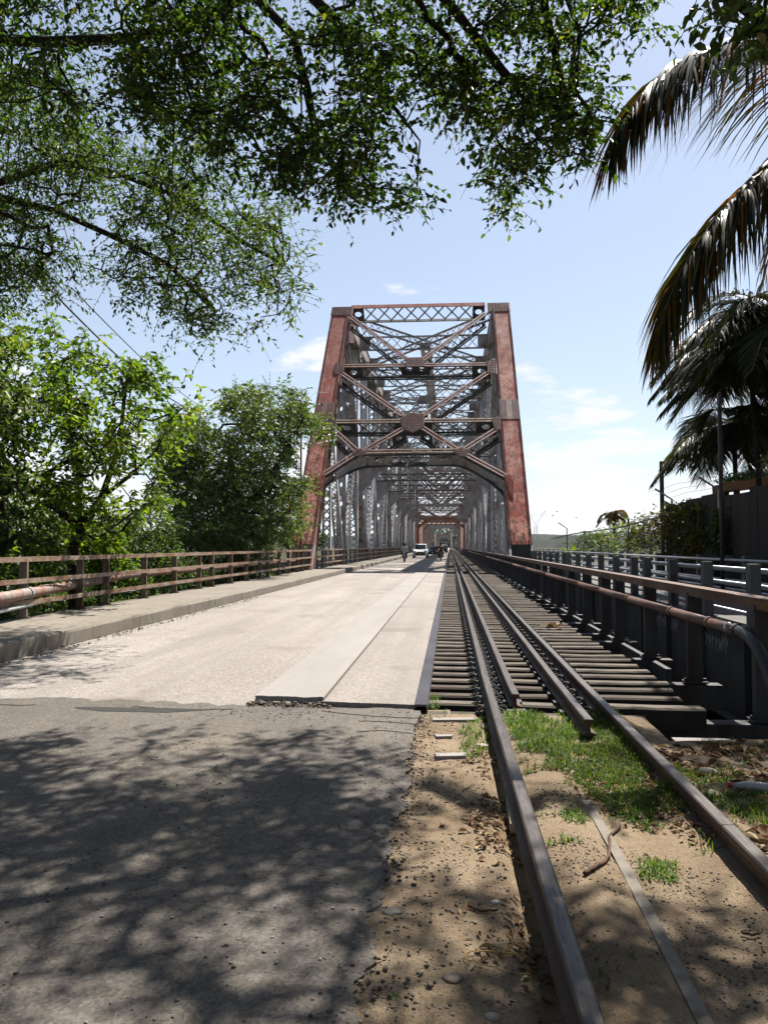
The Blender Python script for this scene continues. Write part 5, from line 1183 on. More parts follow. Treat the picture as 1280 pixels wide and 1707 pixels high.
for i, ((x, y, d), rad, lab, lm, ls) in enumerate(SH):
    c = at_y(x, y, d); c.x = min(c.x, -8.3 - rad[0] * .75); n = int(26 * rad[0] * rad[2] * 2) + 14
    base = (c.x, d, min(-.6, c.z - rad[2] - .2)); cl = blob(c, rad, n, 100 + i)
    plant('shrub', lab, 'shrub', base, [[base, (c.x + .05, d, base[2] + .5), (c.x, d + .05, c.z - rad[2] * .4)]], cl, lm, BARK, .008, 6, .36, 7, ls, .2, .5, 110 + i, 'shrubs on the left bank', twr=.004, rmax=.06)
# trees farther along the left bank (seen through the first ones and through the truss)
for i, (x, y, h, r_) in enumerate(((-17, 30, 4.4, 3.0), (-22, 46, 3.8, 4), (-30, 26, 4.6, 4.5), (-27, 60, 2.8, 4.5), (-40, 46, 4.0, 6))):
    cl = blob((x, y, h * .45), (r_, r_, h * .55), 130, 200 + i)
    plant('bank_tree', ('low bushy tree directly behind the bright green tree', 'low bushy tree behind the round dark tree', 'wide bushy tree glimpsed behind the left edge trunk', 'low tree on the river bank left of the truss', 'farthest low tree on the left bank')[i], 'tree', (x, y, -3), [[(x, y, -3), (x, y, 0), (x, y, h * .5)]], cl, LEAF_DRK, BARK, .014, 6, .9, 7, .26, .2, .55, 210 + i, twr=.008, rmax=.2)
# ground cover of the left bank, too dense to count
r = np.random.default_rng(17); n = 26000; x = -8.25 - 11 * r.random(n) ** 1.6; y = 7 + 38 * r.random(n) ** 1.1; hgt = .2 + 1.0 * fbm(x / 1.6, y / 1.6, 3, 19) * np.clip((-8.0 - x) / 2.2, .25, 1.4)
C = np.stack([x, y, -.55 + (hgt + .1) * r.random(n)], 1); vv, ff = leaves_arrays(C, r.normal(0, 1, (n, 3)) * np.array([1, 1, .5]), r.uniform(.10, .22, n), .5, .3, seed=18)
tag(link('undergrowth', np_mesh('undergrowth', vv, ff, np.repeat(np.clip(r.random(n) * .8, 0, 1), 2)), LEAF_SHR), 'dense leafy undergrowth on the bank behind the left railing', 'undergrowth', kind='stuff')
# ---- palms on the right
def frond_parts(name, pts, parent, mat, nl=70, ll=1.0, hang=.8, width=.038, seed=0, r0=.028, stiff=.5):
    r = np.random.default_rng(seed); P = np.array([tuple(p) for p in pts], float); seg = np.linalg.norm(np.diff(P, axis=0), axis=1); cum = np.concatenate([[0], np.cumsum(seg)]); T = cum[-1]
    def at(s): return np.array([np.interp(s, cum, P[:, i]) for i in range(3)])
    # smooth resample
    ss = np.linspace(0, T, 40); Q = np.array([at(s) for s in ss])
    for _ in range(4): Q[1:-1] = (Q[:-2] + 2 * Q[1:-1] + Q[2:]) / 4
    rad = [r0 * (1 - .85 * t) + .003 for t in np.linspace(0, 1, 40)]
    fr = MB().tube([tuple(q) for q in Q], rad, 6).build('frond', RACHIS, parent, smooth=True)
    vs = []; fs = []; rn = []
    for i in range(nl):
        t = .10 + .90 * (i / (nl - 1)); q = np.array([np.interp(t * T, ss, Q[:, k]) for k in range(3)]); q2 = np.array([np.interp(min(t * T + .05, T), ss, Q[:, k]) for k in range(3)]); q1 = np.array([np.interp(t * T - .05, ss, Q[:, k]) for k in range(3)])
        tg = q2 - q1; tg /= np.linalg.norm(tg) + 1e-9; sd = np.cross(tg, [0, 0, 1.0]); sd /= np.linalg.norm(sd) + 1e-9
        prof = math.sin(PI * min(1, (.18 + .82 * t) ** .8)) ** .5 * .85 + .15
        if t > .93: prof = max(prof, .4)
        for s in (1, -1):
            L = ll * prof * r.uniform(.78, 1.1); d = tg * (.45 + .75 * t * t) + sd * s * stiff * r.uniform(.6, 1.2) + r.normal(0, .09, 3); d /= np.linalg.norm(d)
            w = width * r.uniform(.7, 1.15); p = q.copy(); K = 5; side0 = np.cross(d, [0, 0, 1.0]); side0 = side0 / (np.linalg.norm(side0) + 1e-9); b = len(vs); hg = hang * r.uniform(.75, 1.3)
            wid = np.cross(tg, d); wid /= np.linalg.norm(wid) + 1e-9; wid = tg * .8 + wid * .6; wid /= np.linalg.norm(wid)
            for k in range(K + 1):
                u = k / K; ww = w * (1 - u ** 2.2) * (.6 + .8 * min(u * 4, 1)) * .6 + .0015
                vs += [p - wid * ww, p + wid * ww]
                dd = d + np.array([0, 0, -1.0]) * hg * (u + .12) * 1.6; dd /= np.linalg.norm(dd); p = p + dd * L / K
            fs += [(b + 2 * k, b + 2 * k + 1, b + 2 * k + 3, b + 2 * k + 2) for k in range(K)]; x = r.random() * .8 + .12 * (t > .8) + (.45 if r.random() < .22 else 0); rn += [min(1, x)] * K
    o = link('leaflets', np_mesh('leaflets', np.array(vs), np.array(fs), np.array(rn)), mat, None); o.parent = fr; o['kind'] = 'stuff'; return fr
cc = V((5.6, 10.2, 7.3))
palm = thing('coconut_palm', 'coconut palm with long drooping brown tinged fronds at right edge', 'palm tree', (6.4, 10.6, .2))
MB().tube([(6.4, 10.6, .1), (6.3, 10.55, 2), (6.05, 10.4, 4.5), (5.75, 10.25, 6.6), tuple(cc)], [.19, .15, .13, .12, .13], 12).build('trunk', BARK, palm, smooth=True)
f1 = [cc] + [at_y(x, y, d) for x, y, d in ((1340, 62, 9.7), (1280, 70, 9.3), (1210, 78, 9.0), (1140, 96, 8.7), (1085, 135, 8.4), (1045, 190, 8.2), (1024, 236, 8.1))]
frond_parts('frond', f1, palm, PALMLEAF, 240, 1.9, 1.1, .030, 1, .026)
f2 = [cc] + [at_y(x, y, d) for x, y, d in ((1350, 222, 10.0), (1285, 275, 9.8), (1225, 325, 9.6), (1175, 385, 9.4), (1135, 450, 9.2), (1108, 515, 9.1), (1096, 560, 9.05))]
frond_parts('frond', f2, palm, PALMLEAF, 230, 1.75, 1.15, .030, 2, .026)
rf = random.Random(9)
for i, (az, rise, L) in enumerate(((250, .3, 3.4), (290, .7, 3.2), (330, .2, 3.4), (20, .6, 3.4), (60, .3, 3.3), (100, .5, 3.4), (130, .05, 3.0), (170, -.3, 2.6), (85, 1.3, 3.0))):
    a = math.radians(az); pts = []
    for u in np.linspace(0, 1, 9): pts.append(cc + V((math.cos(a) * L * u * (1 - .18 * u * u), math.sin(a) * L * u * (1 - .18 * u * u), rise * 2.2 * u - (1.2 + rise * 1.6) * 1.35 * u * u)))
    frond_parts('frond', pts, palm, PALMLEAF, 60, 1.0, 1.2, .042, 20 + i, .026)
def fan_palm(name, label, c, base, n, L, seed, mat, ll=.55, hang=.35, spread=1.0, width=.03, nl=42, r0=.018, trunk_r=.07, group=None):
    t = thing(name, label, 'palm tree', base, group); c = V(c); b = V(base); r = random.Random(seed)
    MB().tube([b, b.lerp(c, .5) + V((.05, 0, 0)), c], [trunk_r * 1.2, trunk_r, trunk_r], 9).build('trunk', BARK, t, smooth=True)
    for i in range(n):
        a = 2 * PI * i / n * 2.4 + r.uniform(-.3, .3); rise = r.uniform(-.25, 1.25); l = L * r.uniform(.75, 1.1); pts = []
        for u in np.linspace(0, 1, 8): pts.append(c + V((math.cos(a) * l * u * spread * (1 - .12 * u), math.sin(a) * l * u * spread * (1 - .12 * u), rise * l * .75 * u - (.45 + .45 * max(rise, 0)) * l * u * u)))
        frond_parts('frond', pts, t, mat, nl, ll, hang, width, seed * 50 + i, r0, .8)
    return t
c = at_y(1250, 600, 21.5); fan_palm('dark_palm', 'dense dark feather palm behind the boards, below the coconut fronds', c, (c.x + .2, 21.5, .2), 64, 2.9, 5, PALMDARK, 1.0, .5, 1.0, .036, 70)
c = at_y(1308, 535, 18.5); fan_palm('dark_palm', 'dark feather palm cut by right picture edge under the coconut fronds', c, (c.x + .2, 18.5, .2), 60, 2.8, 6, PALMDARK, 1.0, .5, 1.0, .036, 70)
c = at_y(1222, 715, 24); fan_palm('dark_palm', 'lower palm spreading fronds in front of the orange timber frame', c, (c.x, 24, .2), 44, 2.6, 7, PALMDARK, .95, .5, 1.0, .036, 64)
c = at_y(1022, 858, 45); fan_palm('young_palm', 'small spiky young palm behind the chain link fence', c, (c.x, 45, .2), 13, 1.5, 8, PALMLEAF, .5, .3, .75, .05, 24, .02, .09)
c = at_y(986, 893, 50); fan_palm('young_palm', 'short dark palm left of the spiky young one', c, (c.x, 50, .2), 10, 1.3, 9, PALMDARK, .6, .3, .5, .06, 20, .02, .12)
c = at_y(960, 900, 48); bn = thing('banana_plant', 'low banana plant with upright leaves by the footbridge rail', 'plant', (c.x, 48, .1))
r = np.random.default_rng(3)
for i in range(9):
    a = i * 2.4; l = r.uniform(.9, 1.4); d = np.array([math.cos(a) * .5, math.sin(a) * .5, 1.0]); C0 = np.array([[c.x, 48, .3 + .05 * i]]); vv, ff = leaves_arrays(C0, d[None], np.array([l]), .28, .8, seed=i)
    link('leaf', np_mesh('leaf', vv, ff, np.full(2, .4 + .4 * r.random())), LEAF_BRT, None).parent = bn; bn.children[-1].matrix_parent_inverse = Matrix.Translation(-V(bn.location))
# bushes behind the chain link fence, vine on the boards, weeds under the footbridge rail
for i, (x, y, d, rad, lab, lm) in enumerate(((1045, 895, 38, (1.6, 2, .9), 'sunlit bush behind the chain link fence below the young palm', LEAF_BRT), (1085, 890, 30, (.9, 1.5, .9), 'yellow tipped bush beside the end of the board fence', LEAF_VINE), (1000, 905, 44, (1.6, 2, .7), 'low hedge like bush left of the chain link fence posts', LEAF_SHR))):
    c = at_y(x, y, d); base = (c.x, d, .1); cl = blob(c, rad, 60, 300 + i)
    plant('bush', lab, 'bush', base, [[base, tuple(V(base).lerp(c, .6)), tuple(c)]], cl, lm, BARK, .008, 5, .4, 7, .15, .1, .4, 310 + i, twr=.005, rmax=.06)
vp = [(1110, 850), (1135, 842), (1165, 838), (1172, 860), (1165, 900), (1160, 925), (1112, 925), (1106, 890)]
cl = sample_px(vp, 130, 21.5, 25, 71, .25)
for q in cl: q[0] = 6.86 - abs(q[0] - 6.86) * .12
plant('vine', 'yellow tipped vine climbing the end of the board fence', 'vine', (6.8, 23.5, .2), [[(6.8, 23.5, .2), (6.8, 23.4, 1.2), (6.8, 23.2, 2.2)]], cl, LEAF_VINE, BARK, .006, 5, .32, 6, .12, .5, .6, 12, twr=.004, rmax=.03)
c = at_y(1175, 880, 20); cl = blob((6.75, 20, 1.6), (.12, .3, .9), 34, 77)
plant('vine', 'thin dark green creeper up the middle of the boards', 'vine', (6.75, 20, .2), [[(6.75, 20, .2), (6.75, 20, 1.0), (6.75, 19.9, 2.0)]], cl, LEAF_SHR, BARK, .006, 5, .25, 6, .11, .5, .6, 13, twr=.004, rmax=.03)
rp2 = random.Random(2); C = []
A, B = PERG
for _ in range(900): t = rp2.random(); q = A.lerp(B, .22 + t * .9); C.append((q.x + rp2.uniform(-.3, .3), q.y + rp2.uniform(0, 1.2), q.z + .15 + rp2.random() ** 2 * .22))
C = np.array(C); r = np.random.default_rng(4); vv, ff = leaves_arrays(C, r.normal(0, 1, C.shape), r.uniform(.06, .14, len(C)), .6, .3, seed=4)
link('roof_greenery', np_mesh('roof_greenery', vv, ff, np.repeat(r.random(len(C)), 2)), leaf_mat('roof_green', ((0, (.06, .16, .05)), (1, (.16, .32, .12))), .3), pg)['kind'] = 'stuff'
# broad leaved branch and second tree at the top right corner, largely out of frame (shades the right side)
tr_poly = [(1140, -60), (1180, -60), (1235, 40), (1262, 60), (1290, 70), (1290, -60)]
cl = sample_px(tr_poly, 9, 5.6, 6.6, 81, .2); rs = random.Random(12); k = 0
while k < 260:
    x, y, z = rs.uniform(3.6, 11), rs.uniform(3, 12), rs.uniform(5.2, 9.0)
    if x < .43 * y + 2.0 and z < 1.6 + .74 * y + 2.2: continue
    if float(fbm(x / 1.3, y / 1.3, 3, 44)) < .36: continue
    cl.append(np.array((x, y, z))); k += 1
k = 0
while k < 520:   # unseen low leaves right of the frame, added to screen off sky light
    x, y, z = rs.uniform(5, 13), rs.uniform(-7, 9), rs.uniform(.8, 6.5)
    if x < .43 * y + 2.6: continue
    cl.append(np.array((x, y, z))); k += 1
plant('corner_tree', 'broad leaved tree reaching into the top right corner above the palm', 'tree', (9.5, 6, .2), [[(9.5, 6, .2), (9.4, 6.1, 2.5), (9, 6.4, 5), (8, 6.6, 6.5)], [(8, 6.6, 6.5), (6, 6.4, 7.0), (4.6, 6.2, 6.9)] + px([(1320, 60), (1275, 45), (1200, -10), (1150, -40)], [6.2, 6.1, 6.0, 6.0])], cl, LEAF_DRK, BARK, .010, 7, .4, 8, .10, .3, .55, 15, twr=.004, rmax=.15)
# shade trees behind the boards, right of the frame
for i, (x, y, z, r_) in enumerate(((10.5, 17, 6.0, 3.4), (11.5, 25, 5.6, 3.6))):
    cl = [q for q in blob((x, y, z), (r_, r_, 2.6), 170, 400 + i) if q[0] > .47 * q[1] + .5]
    plant('yard_tree', ('shady yard tree behind the boards, cut by right edge of view', 'farther yard tree behind the orange timber frame')[i], 'tree', (x, y, .2), [[(x, y, .2), (x, y, 3), (x, y, z)]], cl, LEAF_DRK, BARK, .014, 6, .9, 8, .24, .2, .5, 410 + i, twr=.008, rmax=.2)
# far green bank at the end of the road, one mass
r = np.random.default_rng(6); C = np.stack([r.uniform(-60, 60, 9000), r.uniform(655, 690, 9000), -1 + 26 * r.random(9000) ** 1.2], 1); C[:, 2] *= .6 + .6 * fbm(C[:, 0] / 9, C[:, 1] / 9, 3, 2)
vv, ff = leaves_arrays(C, r.normal(0, 1, C.shape), r.uniform(1.2, 2.4, len(C)), .8, .3, seed=7)
tag(link('far_woods', np_mesh('far_woods', vv, ff, np.repeat(r.random(len(C)), 2)), leaf_mat('woods_leaf', ((0, (.012, .03, .01)), (1, (.04, .075, .02))), .2)), 'green woods closing the view at the end of the bridge', 'woods', kind='stuff')
# ================================================================== GRASS, LITTER, STONES, SMALL OBJECTS
r = np.random.default_rng(99)
def gz(x, y): return dirt_z(x, y)
def grass_patch(pts, hts, name, seed, parent=None):
    rr_ = np.random.default_rng(seed); N = len(pts); b = np.stack([pts[:, 0], pts[:, 1], gz(pts[:, 0], pts[:, 1]) - .005], 1)
    a = rr_.uniform(0, 2 * PI, N); lean = rr_.uniform(.2, 1.5, N); d = np.stack([np.cos(a) * lean, np.sin(a) * lean, np.ones(N)], 1); d /= np.linalg.norm(d, axis=1, keepdims=True); L = hts[:, None]
    s = np.stack([-np.sin(a), np.cos(a), np.zeros(N)], 1) * (.0022 + .0022 * rr_.random(N))[:, None]
    m1 = b + d * L * .5; d2 = d + np.array([0, 0, -.55]) * lean[:, None]; m2 = m1 + d2 * L * .3; t = m2 + (d2 + np.array([0, 0, -.5]) * lean[:, None]) * L * .25
    v = np.stack([b - s, b + s, m1 + s * .9, m1 - s * .9, m2 + s * .6, m2 - s * .6, t + s * .05, t - s * .05], 1).reshape(-1, 3); k = np.arange(N)[:, None] * 8
    f = np.concatenate([k + np.array([[0, 1, 2, 3]]), k + np.array([[3, 2, 4, 5]]), k + np.array([[5, 4, 6, 7]])], 1).reshape(-1, 4)
    big = fbm(pts[:, 0] * 4, pts[:, 1] * 4, 3, 4); rn = np.clip(.35 + .9 * (big - .45) + .45 * (rr_.random(N) - .5) + (rr_.random(N) < .10) * .6, 0, 1)
    return tag(link(name, np_mesh(name, v, f, np.repeat(rn, 3)), GRASS), kind='stuff')
def pxg(poly, n, seed, thr=.0, sc=.22):
    rr_ = random.Random(seed); x0, x1 = min(p[0] for p in poly), max(p[0] for p in poly); y0, y1 = min(p[1] for p in poly), max(p[1] for p in poly); out = []; A = [at_z(x, y, -.04) for x, y in poly]
    wx0, wx1 = min(a.x for a in A), max(a.x for a in A); wy0, wy1 = min(a.y for a in A), max(a.y for a in A); P2 = [(a.x, a.y) for a in A]; tries = 0
    while len(out) < n and tries < n * 60:
        tries += 1; x, y = rr_.uniform(wx0, wx1), rr_.uniform(wy0, wy1)
        if in_poly(x, y, P2) and float(fbm(x / sc, y / sc, 3, seed)) > thr - .02 + .24 * rr_.random() ** 2: out.append((x, y))
    return np.array(out)
def hts(n, lo, hi, seed): return np.random.default_rng(seed).uniform(lo, hi, n) * np.random.default_rng(seed + 1).uniform(.6, 1, n)
p = pxg([(832, 1168), (870, 1158), (960, 1190), (1020, 1195), (1065, 1240), (1050, 1262), (930, 1275), (865, 1268), (838, 1200)], 14000, 1, .26); g1 = grass_patch(p, hts(len(p), .035, .115, 1), 'grass', 5); g1['label'] = 'bright green grass tuft mass between the rails'; g1['category'] = 'grass'
p2 = np.concatenate([pxg([(860, 1262), (950, 1255), (1060, 1240), (1105, 1275), (1150, 1330), (1175, 1372), (1075, 1392), (1010, 1352), (940, 1300), (872, 1305)], 8000, 2, .40, .3), pxg([(1000, 1290), (1070, 1300), (1085, 1375), (1010, 1360)], 1500, 3, .28)]); g = grass_patch(p2, hts(len(p2), .035, .10, 3), 'grass', 6)
p3 = np.concatenate([pxg([(765, 1220), (812, 1190), (820, 1240), (790, 1275), (768, 1265)], 500, 4, .25), pxg([(712, 1160), (735, 1165), (730, 1185), (712, 1180)], 110, 6, .1), pxg([(770, 1165), (800, 1160), (802, 1190), (765, 1195)], 150, 7, .1)]); g = grass_patch(p3, hts(len(p3), .05, .12, 4), 'grass', 7)
p4 = np.concatenate([pxg([(938, 1370), (972, 1370), (975, 1392), (940, 1390)], 130, 8), pxg([(1062, 1440), (1125, 1440), (1128, 1475), (1066, 1472)], 330, 9), pxg([(910, 1418), (965, 1415), (968, 1430), (912, 1432)], 60, 10), pxg([(1160, 1440), (1280, 1440), (1280, 1420), (1150, 1400)], 60, 15)]); g = grass_patch(p4, hts(len(p4), .04, .09, 5), 'grass', 8)
p5 = pxg([(1085, 1248), (1200, 1240), (1400, 1240), (1420, 1400), (1260, 1400), (1180, 1340)], 5200, 11, .40, .35); g = grass_patch(p5, hts(len(p5), .03, .10, 6), 'grass', 9)
p7 = pxg([(700, 1190), (800, 1190), (850, 1330), (1000, 1700), (1290, 1700), (1290, 1420), (1060, 1250), (830, 1180)], 420, 61, .44, .5); p7 = np.concatenate([p7 + r.normal(0, .02, p7.shape) for _ in range(4)]); g = grass_patch(p7, hts(len(p7), .015, .06, 62), 'weeds', 63)
# leaf litter
def litter(P, n, smin, smax, seed, name='leaf_litter', mat=None):
    rr_ = np.random.default_rng(seed); k = rr_.integers(0, len(P), n); x = P[k, 0] + rr_.normal(0, .05, n); y = P[k, 1] + rr_.normal(0, .05, n)
    C = np.stack([x, y, gz(x, y) + .006 + .012 * rr_.random(n)], 1); a = rr_.uniform(0, 2 * PI, n); D = np.stack([np.cos(a), np.sin(a), rr_.normal(0, .22, n)], 1)
    v, f = leaves_arrays(C, D, rr_.uniform(smin, smax, n), .5, .5, up=np.tile([0, 0, 1.0], (n, 1)), fold=.35, seed=seed); return tag(link(name, np_mesh(name, v, f, np.repeat(rr_.random(n), 2)), mat or LITTER), kind='stuff')
L1 = pxg([(780, 1250), (830, 1250), (850, 1400), (905, 1560), (960, 1700), (830, 1700), (800, 1560), (790, 1400)], 900, 21, .38, .2)
L2 = pxg([(1030, 1290), (1150, 1320), (1250, 1440), (1100, 1400)], 700, 22, .4, .2); L3 = pxg([(1090, 1250), (1390, 1250), (1420, 1560), (1330, 1540), (1200, 1340)], 900, 23, .36, .25)
litter(np.concatenate([L1, L3, L2, p2[::3]]), 2600, .018, .06, 31); litter(L3, 500, .05, .11, 32)
# gravel: pebbles as one scattered mass
def pebbles(P, smin, smax, seed, zf=None, name='gravel', pw=3.0):
    rr_ = np.random.default_rng(seed); n = len(P); base = np.array([(1, 0, 0), (-1, 0, 0), (0, 1, 0), (0, -1, 0), (0, 0, 1), (0, 0, -1), (.62, .62, .5), (-.62, .6, .5), (.6, -.62, .5), (-.62, -.62, .5)], float)
    ico = bmesh.new(); bmesh.ops.create_icosphere(ico, subdivisions=1, radius=1); bv = np.array([v.co[:] for v in ico.verts]); bf = np.array([[v.index for v in f.verts] for f in ico.faces]); ico.free()
    s = smin + (smax - smin) * rr_.random(n) ** pw; sc = np.stack([s * rr_.uniform(.7, 1.3, n), s * rr_.uniform(.7, 1.3, n), s * rr_.uniform(.4, .8, n)], 1); a = rr_.uniform(0, 2 * PI, n)
    v = bv[None] * (1 + rr_.normal(0, .16, (n, len(bv), 1))) * sc[:, None]; ca, sa = np.cos(a)[:, None], np.sin(a)[:, None]
    v = np.stack([v[:, :, 0] * ca - v[:, :, 1] * sa, v[:, :, 0] * sa + v[:, :, 1] * ca, v[:, :, 2]], -1)
    z = gz(P[:, 0], P[:, 1]) if zf is None else np.full(n, zf); v = v + np.stack([P[:, 0], P[:, 1], z + s * .15], 1)[:, None]
    f = bf[None] + (np.arange(n) * len(bv))[:, None, None]; return tag(link(name, np_mesh(name, v.reshape(-1, 3), f.reshape(-1, 3), np.repeat(rr_.random(n), len(bf)), smooth=False), PEB), kind='stuff')
G1 = pxg([(686, 1190), (780, 1200), (830, 1400), (920, 1707), (600, 1707), (650, 1420)], 5200, 41, .30, .35); pebbles(G1, .0015, .0095, 42, pw=5)
G2 = pxg([(880, 1330), (960, 1320), (1150, 1707), (980, 1707)], 1800, 43, .33, .3); G3 = pxg([(990, 1400), (1300, 1500), (1300, 1707), (1200, 1707)], 2600, 44, .33, .3); pebbles(np.concatenate([G2, G3]), .0015, .008, 45, pw=4)
# loose grit on the asphalt and along the kerb
G4 = np.stack([r.uniform(-2.2, -.3, 1500) , r.uniform(2.2, 7.0, 1500)], 1); G4 = G4[(fbm(G4[:, 0] * 1.4, G4[:, 1] * 1.4, 3, 9) > .42) | (G4[:, 0] > -.6)]
G5 = np.stack([r.uniform(-5.74, -5.45, 700), r.uniform(8, 22, 700)], 1); G6 = np.stack([r.normal(-1.5, .45, 320), 7.0 - np.abs(r.normal(0, .22, 320))], 1)
pebbles(np.concatenate([G4, G6]), .002, .010, 46, .001, 'road_grit'); pebbles(G5, .004, .022, 47, .013, 'road_grit')
E1 = np.stack([-.30 + r.normal(0, .10, 2600), r.uniform(2.1, 6.9, 2600)], 1); pebbles(E1, .002, .013, 48, -.004, 'edge_gravel', 4)
C1 = np.stack([r.uniform(-1.95, -1.1, 160), 7.33 - np.abs(r.normal(0, .10, 160))], 1); pebbles(C1, .006, .028, 49, .002, 'crumbled_concrete', 2)
# individual stones
def stone(lab, px_, py_, s, mat=STONE, flat=.5, seed=0):
    c = at_z(px_, py_, -.03); bm = bmesh.new(); bmesh.ops.create_icosphere(bm, subdivisions=3, radius=1); rr_ = random.Random(seed); o = [rr_.uniform(0, 9) for _ in range(3)]
    for v in bm.verts:
        k = .72 + .5 * float(fbm(v.co.x * 1.1 + o[0] + v.co.z, v.co.y * 1.1 + o[1] - v.co.z, 3, seed)); v.co = V((v.co.x * s * k * 1.15, v.co.y * s * k * .9, v.co.z * s * k * flat))
    me = bpy.data.meshes.new('stone'); bm.to_mesh(me); bm.free(); me.polygons.foreach_set('use_smooth', [True] * len(me.polygons)); ob = link('stone', me, mat); ob.location = (c.x, c.y, float(gz(c.x, c.y)) + s * flat * .25); tag(ob, lab, 'stone')
stone('pale rounded stone at the bottom edge left of the rail', 820, 1697, .022, seed=1); stone('flat grey stone half buried at dirt edge of the road', 655, 1537, .038, plain('grey_stone', (.17, .15, .13)), .3, 2)
stone('large flat stone beyond the right rail beside the dark sill', 1165, 1272, .13, DIRT, .3, 3); stone('broad tan slab stone lying right of the right rail', 1195, 1318, .11, DIRT, .32, 4); stone('small pale stone beside the broad tan one', 1180, 1290, .06, seed=5); stone('yellowish flat stone close to the right rail', 1184, 1325, .06, plain('yellow_stone', (.42, .38, .22)), .4, 6)
stone('white pebble chip in the gravel left of the rail', 826, 1506, .016, plain('white_stone', (.7, .68, .65)), .6, 7); stone('pale stone among the grass near the small slabs', 803, 1244, .045, plain('cream_stone', (.45, .40, .30)), .5, 8)
stone('brownish stone at the bottom between rail and road', 755, 1640, .035, plain('brown_stone', (.22, .17, .12)), .35, 9)
# plastic bottle with red cap
q = at_z(1262, 1325, -.02); bt = thing('plastic_bottle', 'clear plastic bottle with red cap lying right of the rail', 'bottle', (q.x, q.y, 0)); z0 = float(gz(q.x, q.y)) + .04; a = V((-1, .25, 0)).normalized()
m = Mat('clear_plastic', .12, 0, .5); m.col((.75, .78, .80)); m.b.inputs['Transmission Weight'].default_value = .6
P = V((q.x + .10, q.y, z0)); MB().tube([P, P + a * .02, P + a * .14, P + a * .18, P + a * .215, P + a * .235], [.026, .033, .033, .024, .014, .013], 14).build('body', m.m, bt, smooth=True)
MB().tube([P + a * .235, P + a * .262], .0155, 12).build('cap', plain('red_cap', (.55, .03, .03), .4), bt)
# brown root, sticks, rope, crumpled leaf on the sleepers, green glass
def path(name, lab, cat, pts, rad, mat, z=.012, n=5):
    P = [at_z(x, y, -.03) for x, y in pts]; Q = []
    for i in range(len(P) - 1):
        for t in np.linspace(0, 1, 5)[:-1]: Q.append(P[i].lerp(P[i + 1], t))
    Q.append(P[-1]); Q2 = Q[:]
    for _ in range(2): Q2 = [Q2[0]] + [(Q2[i - 1] + Q2[i] * 2 + Q2[i + 1]) / 4 for i in range(1, len(Q2) - 1)] + [Q2[-1]]
    rr_ = random.Random(len(lab)); Q2 = [V((p_.x, p_.y, float(gz(p_.x, p_.y)) + z + rr_.uniform(-.003, .006))) for p_ in Q2]; R = [rad * (1 - .5 * i / len(Q2)) * rr_.uniform(.85, 1.15) for i in range(len(Q2))]
    tag(MB().tube(Q2, R, n).build(name, mat, smooth=True), lab, cat)
BR = plain('brown_root', (.10, .055, .03), .9)
path('root', 'crooked brown root crossing the pale edging strip between rails', 'root', [(974, 1482), (992, 1470), (1008, 1455), (1015, 1440), (1016, 1415), (1014, 1402), (1026, 1392), (1034, 1384)], .012, BR)
path('stick', 'thin dark stick on the gravel near the grass tuft', 'stick', [(770, 1323), (788, 1313)], .005, BR); path('stick', 'thick dead twig in the shade left of the rail', 'stick', [(782, 1516), (800, 1524), (830, 1523)], .008, BR); path('stick', 'thin dark stick lying by the bottom right dirt', 'stick', [(1235, 1560), (1252, 1567), (1266, 1566)], .007, BR); path('stick', 'slender twig on the right dirt by the grass tuft', 'stick', [(1012, 1678), (1016, 1665)], .005, BR)
ROPE = plain('yellow_rope', (.48, .30, .08), .8)
path('rope', 'frayed yellow rope looped on the dirt left of the rail', 'rope', [(900, 1600), (870, 1597), (830, 1594), (790, 1594), (772, 1602), (778, 1612), (820, 1620), (850, 1626), (890, 1628)], .0035, ROPE); path('rope', 'short straw coloured rope strand beside the yellow loop', 'rope', [(815, 1580), (840, 1590), (880, 1600), (898, 1596)], .003, ROPE)
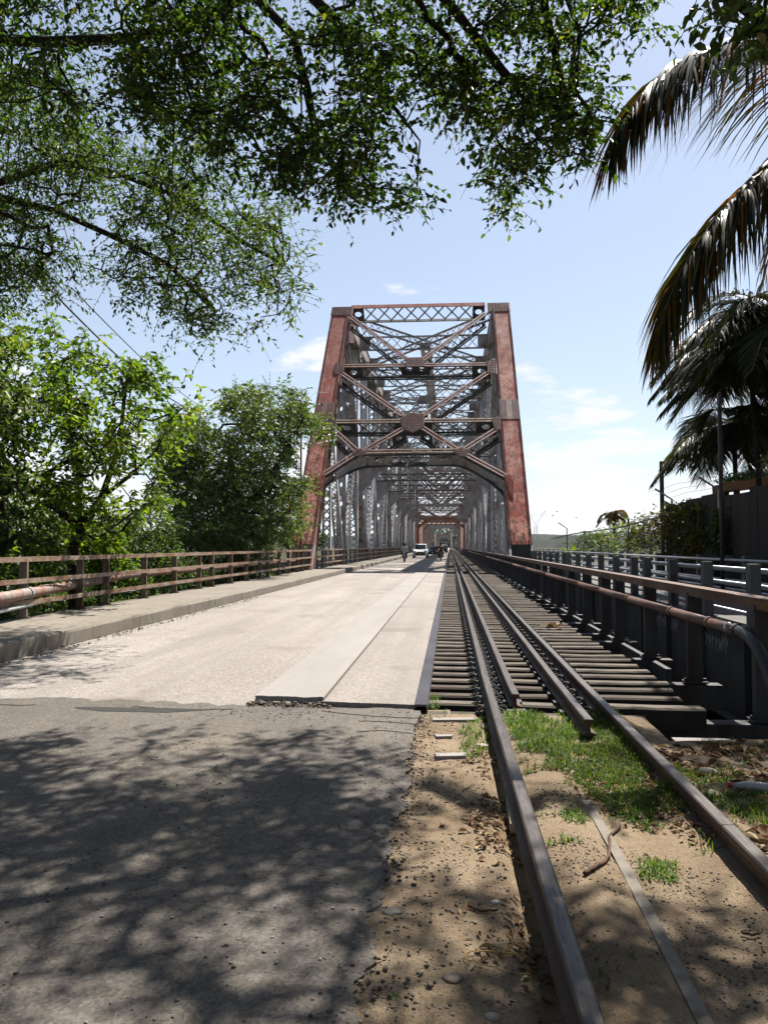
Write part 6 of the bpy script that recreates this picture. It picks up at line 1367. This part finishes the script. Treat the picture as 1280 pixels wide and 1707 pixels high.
q = at_z(657, 1671, 0.0); C = np.array([[q.x - .01, q.y, .012], [q.x, q.y + .01, .012]]); vv, ff = leaves_arrays(C, np.array([[1, .2, .1], [-.4, 1, .1]]), np.array([.03, .025]), .7, .2, seed=2); tag(link('green_leaf', np_mesh('green_leaf', vv, ff, np.full(4, .4)), LEAF_SHR), 'small fresh green leaf fallen on the asphalt edge', 'leaf')
q = at_z(915, 1048, -.01); rr_ = np.random.default_rng(8); C = np.array([[q.x + .07 * i - .07, q.y + .04 * (i % 2), .0 + .02 * i] for i in range(4)]); vv, ff = leaves_arrays(C, np.array([[1, .3, .25], [1, -.4, .3], [-.8, .5, .3], [.7, .8, .2]]), np.array([.26, .22, .24, .2]), .55, .9, seed=9)
tag(link('dry_leaf', np_mesh('dry_leaf', vv, ff, np.array([.9, .9, .8, .8, 1, 1, .7, .7])), LITTER), 'large curled dry leaf lying on the sleepers right of track', 'leaf')
# birds
for i, (x, y) in enumerate(((921, 860), (928, 853), (960, 863))):
    p_ = at_y(x, y, 160 + 12 * i); t = thing('bird', ('lowest left of the three dark birds near the pylon', 'highest of the three dark birds near the pylon', 'rightmost of the three dark birds near the pylon')[i], 'bird', p_, 'birds flying near the pylon')
    MB().tube([(p_.x - .22, p_.y, p_.z), (p_.x - .1, p_.y, p_.z + .03), (p_.x + .12, p_.y, p_.z + .01), (p_.x + .25, p_.y, p_.z)], [.02, .07, .06, .015], 7).build('body', BLACK, t)
    for s in (1, -1): MB().add([(p_.x - .08, p_.y, p_.z + .03), (p_.x + .1, p_.y, p_.z + .03), (p_.x + .05, p_.y + s * .3, p_.z + .2), (p_.x - .02, p_.y + s * .55, p_.z + .12), (p_.x - .08, p_.y + s * .3, p_.z + .22)], [(0, 1, 2, 3, 4)]).build('wing', BLACK, t)

# air
hz = MB().box(-4150, 4150, -350, 8200, -14, 66).build('haze', None); hz['kind'] = 'stuff'
hm = bpy.data.materials.new('haze_air'); hm.use_nodes = True; hm.node_tree.nodes.clear(); ho = hm.node_tree.nodes.new('ShaderNodeOutputMaterial'); hv = hm.node_tree.nodes.new('ShaderNodeVolumePrincipled')
hv.inputs['Color'].default_value = (.85, .92, 1, 1); hv.inputs['Density'].default_value = HAZE; hv.inputs['Anisotropy'].default_value = .3; hm.node_tree.links.new(hv.outputs[0], ho.inputs['Volume']); hz.data.materials.append(hm)
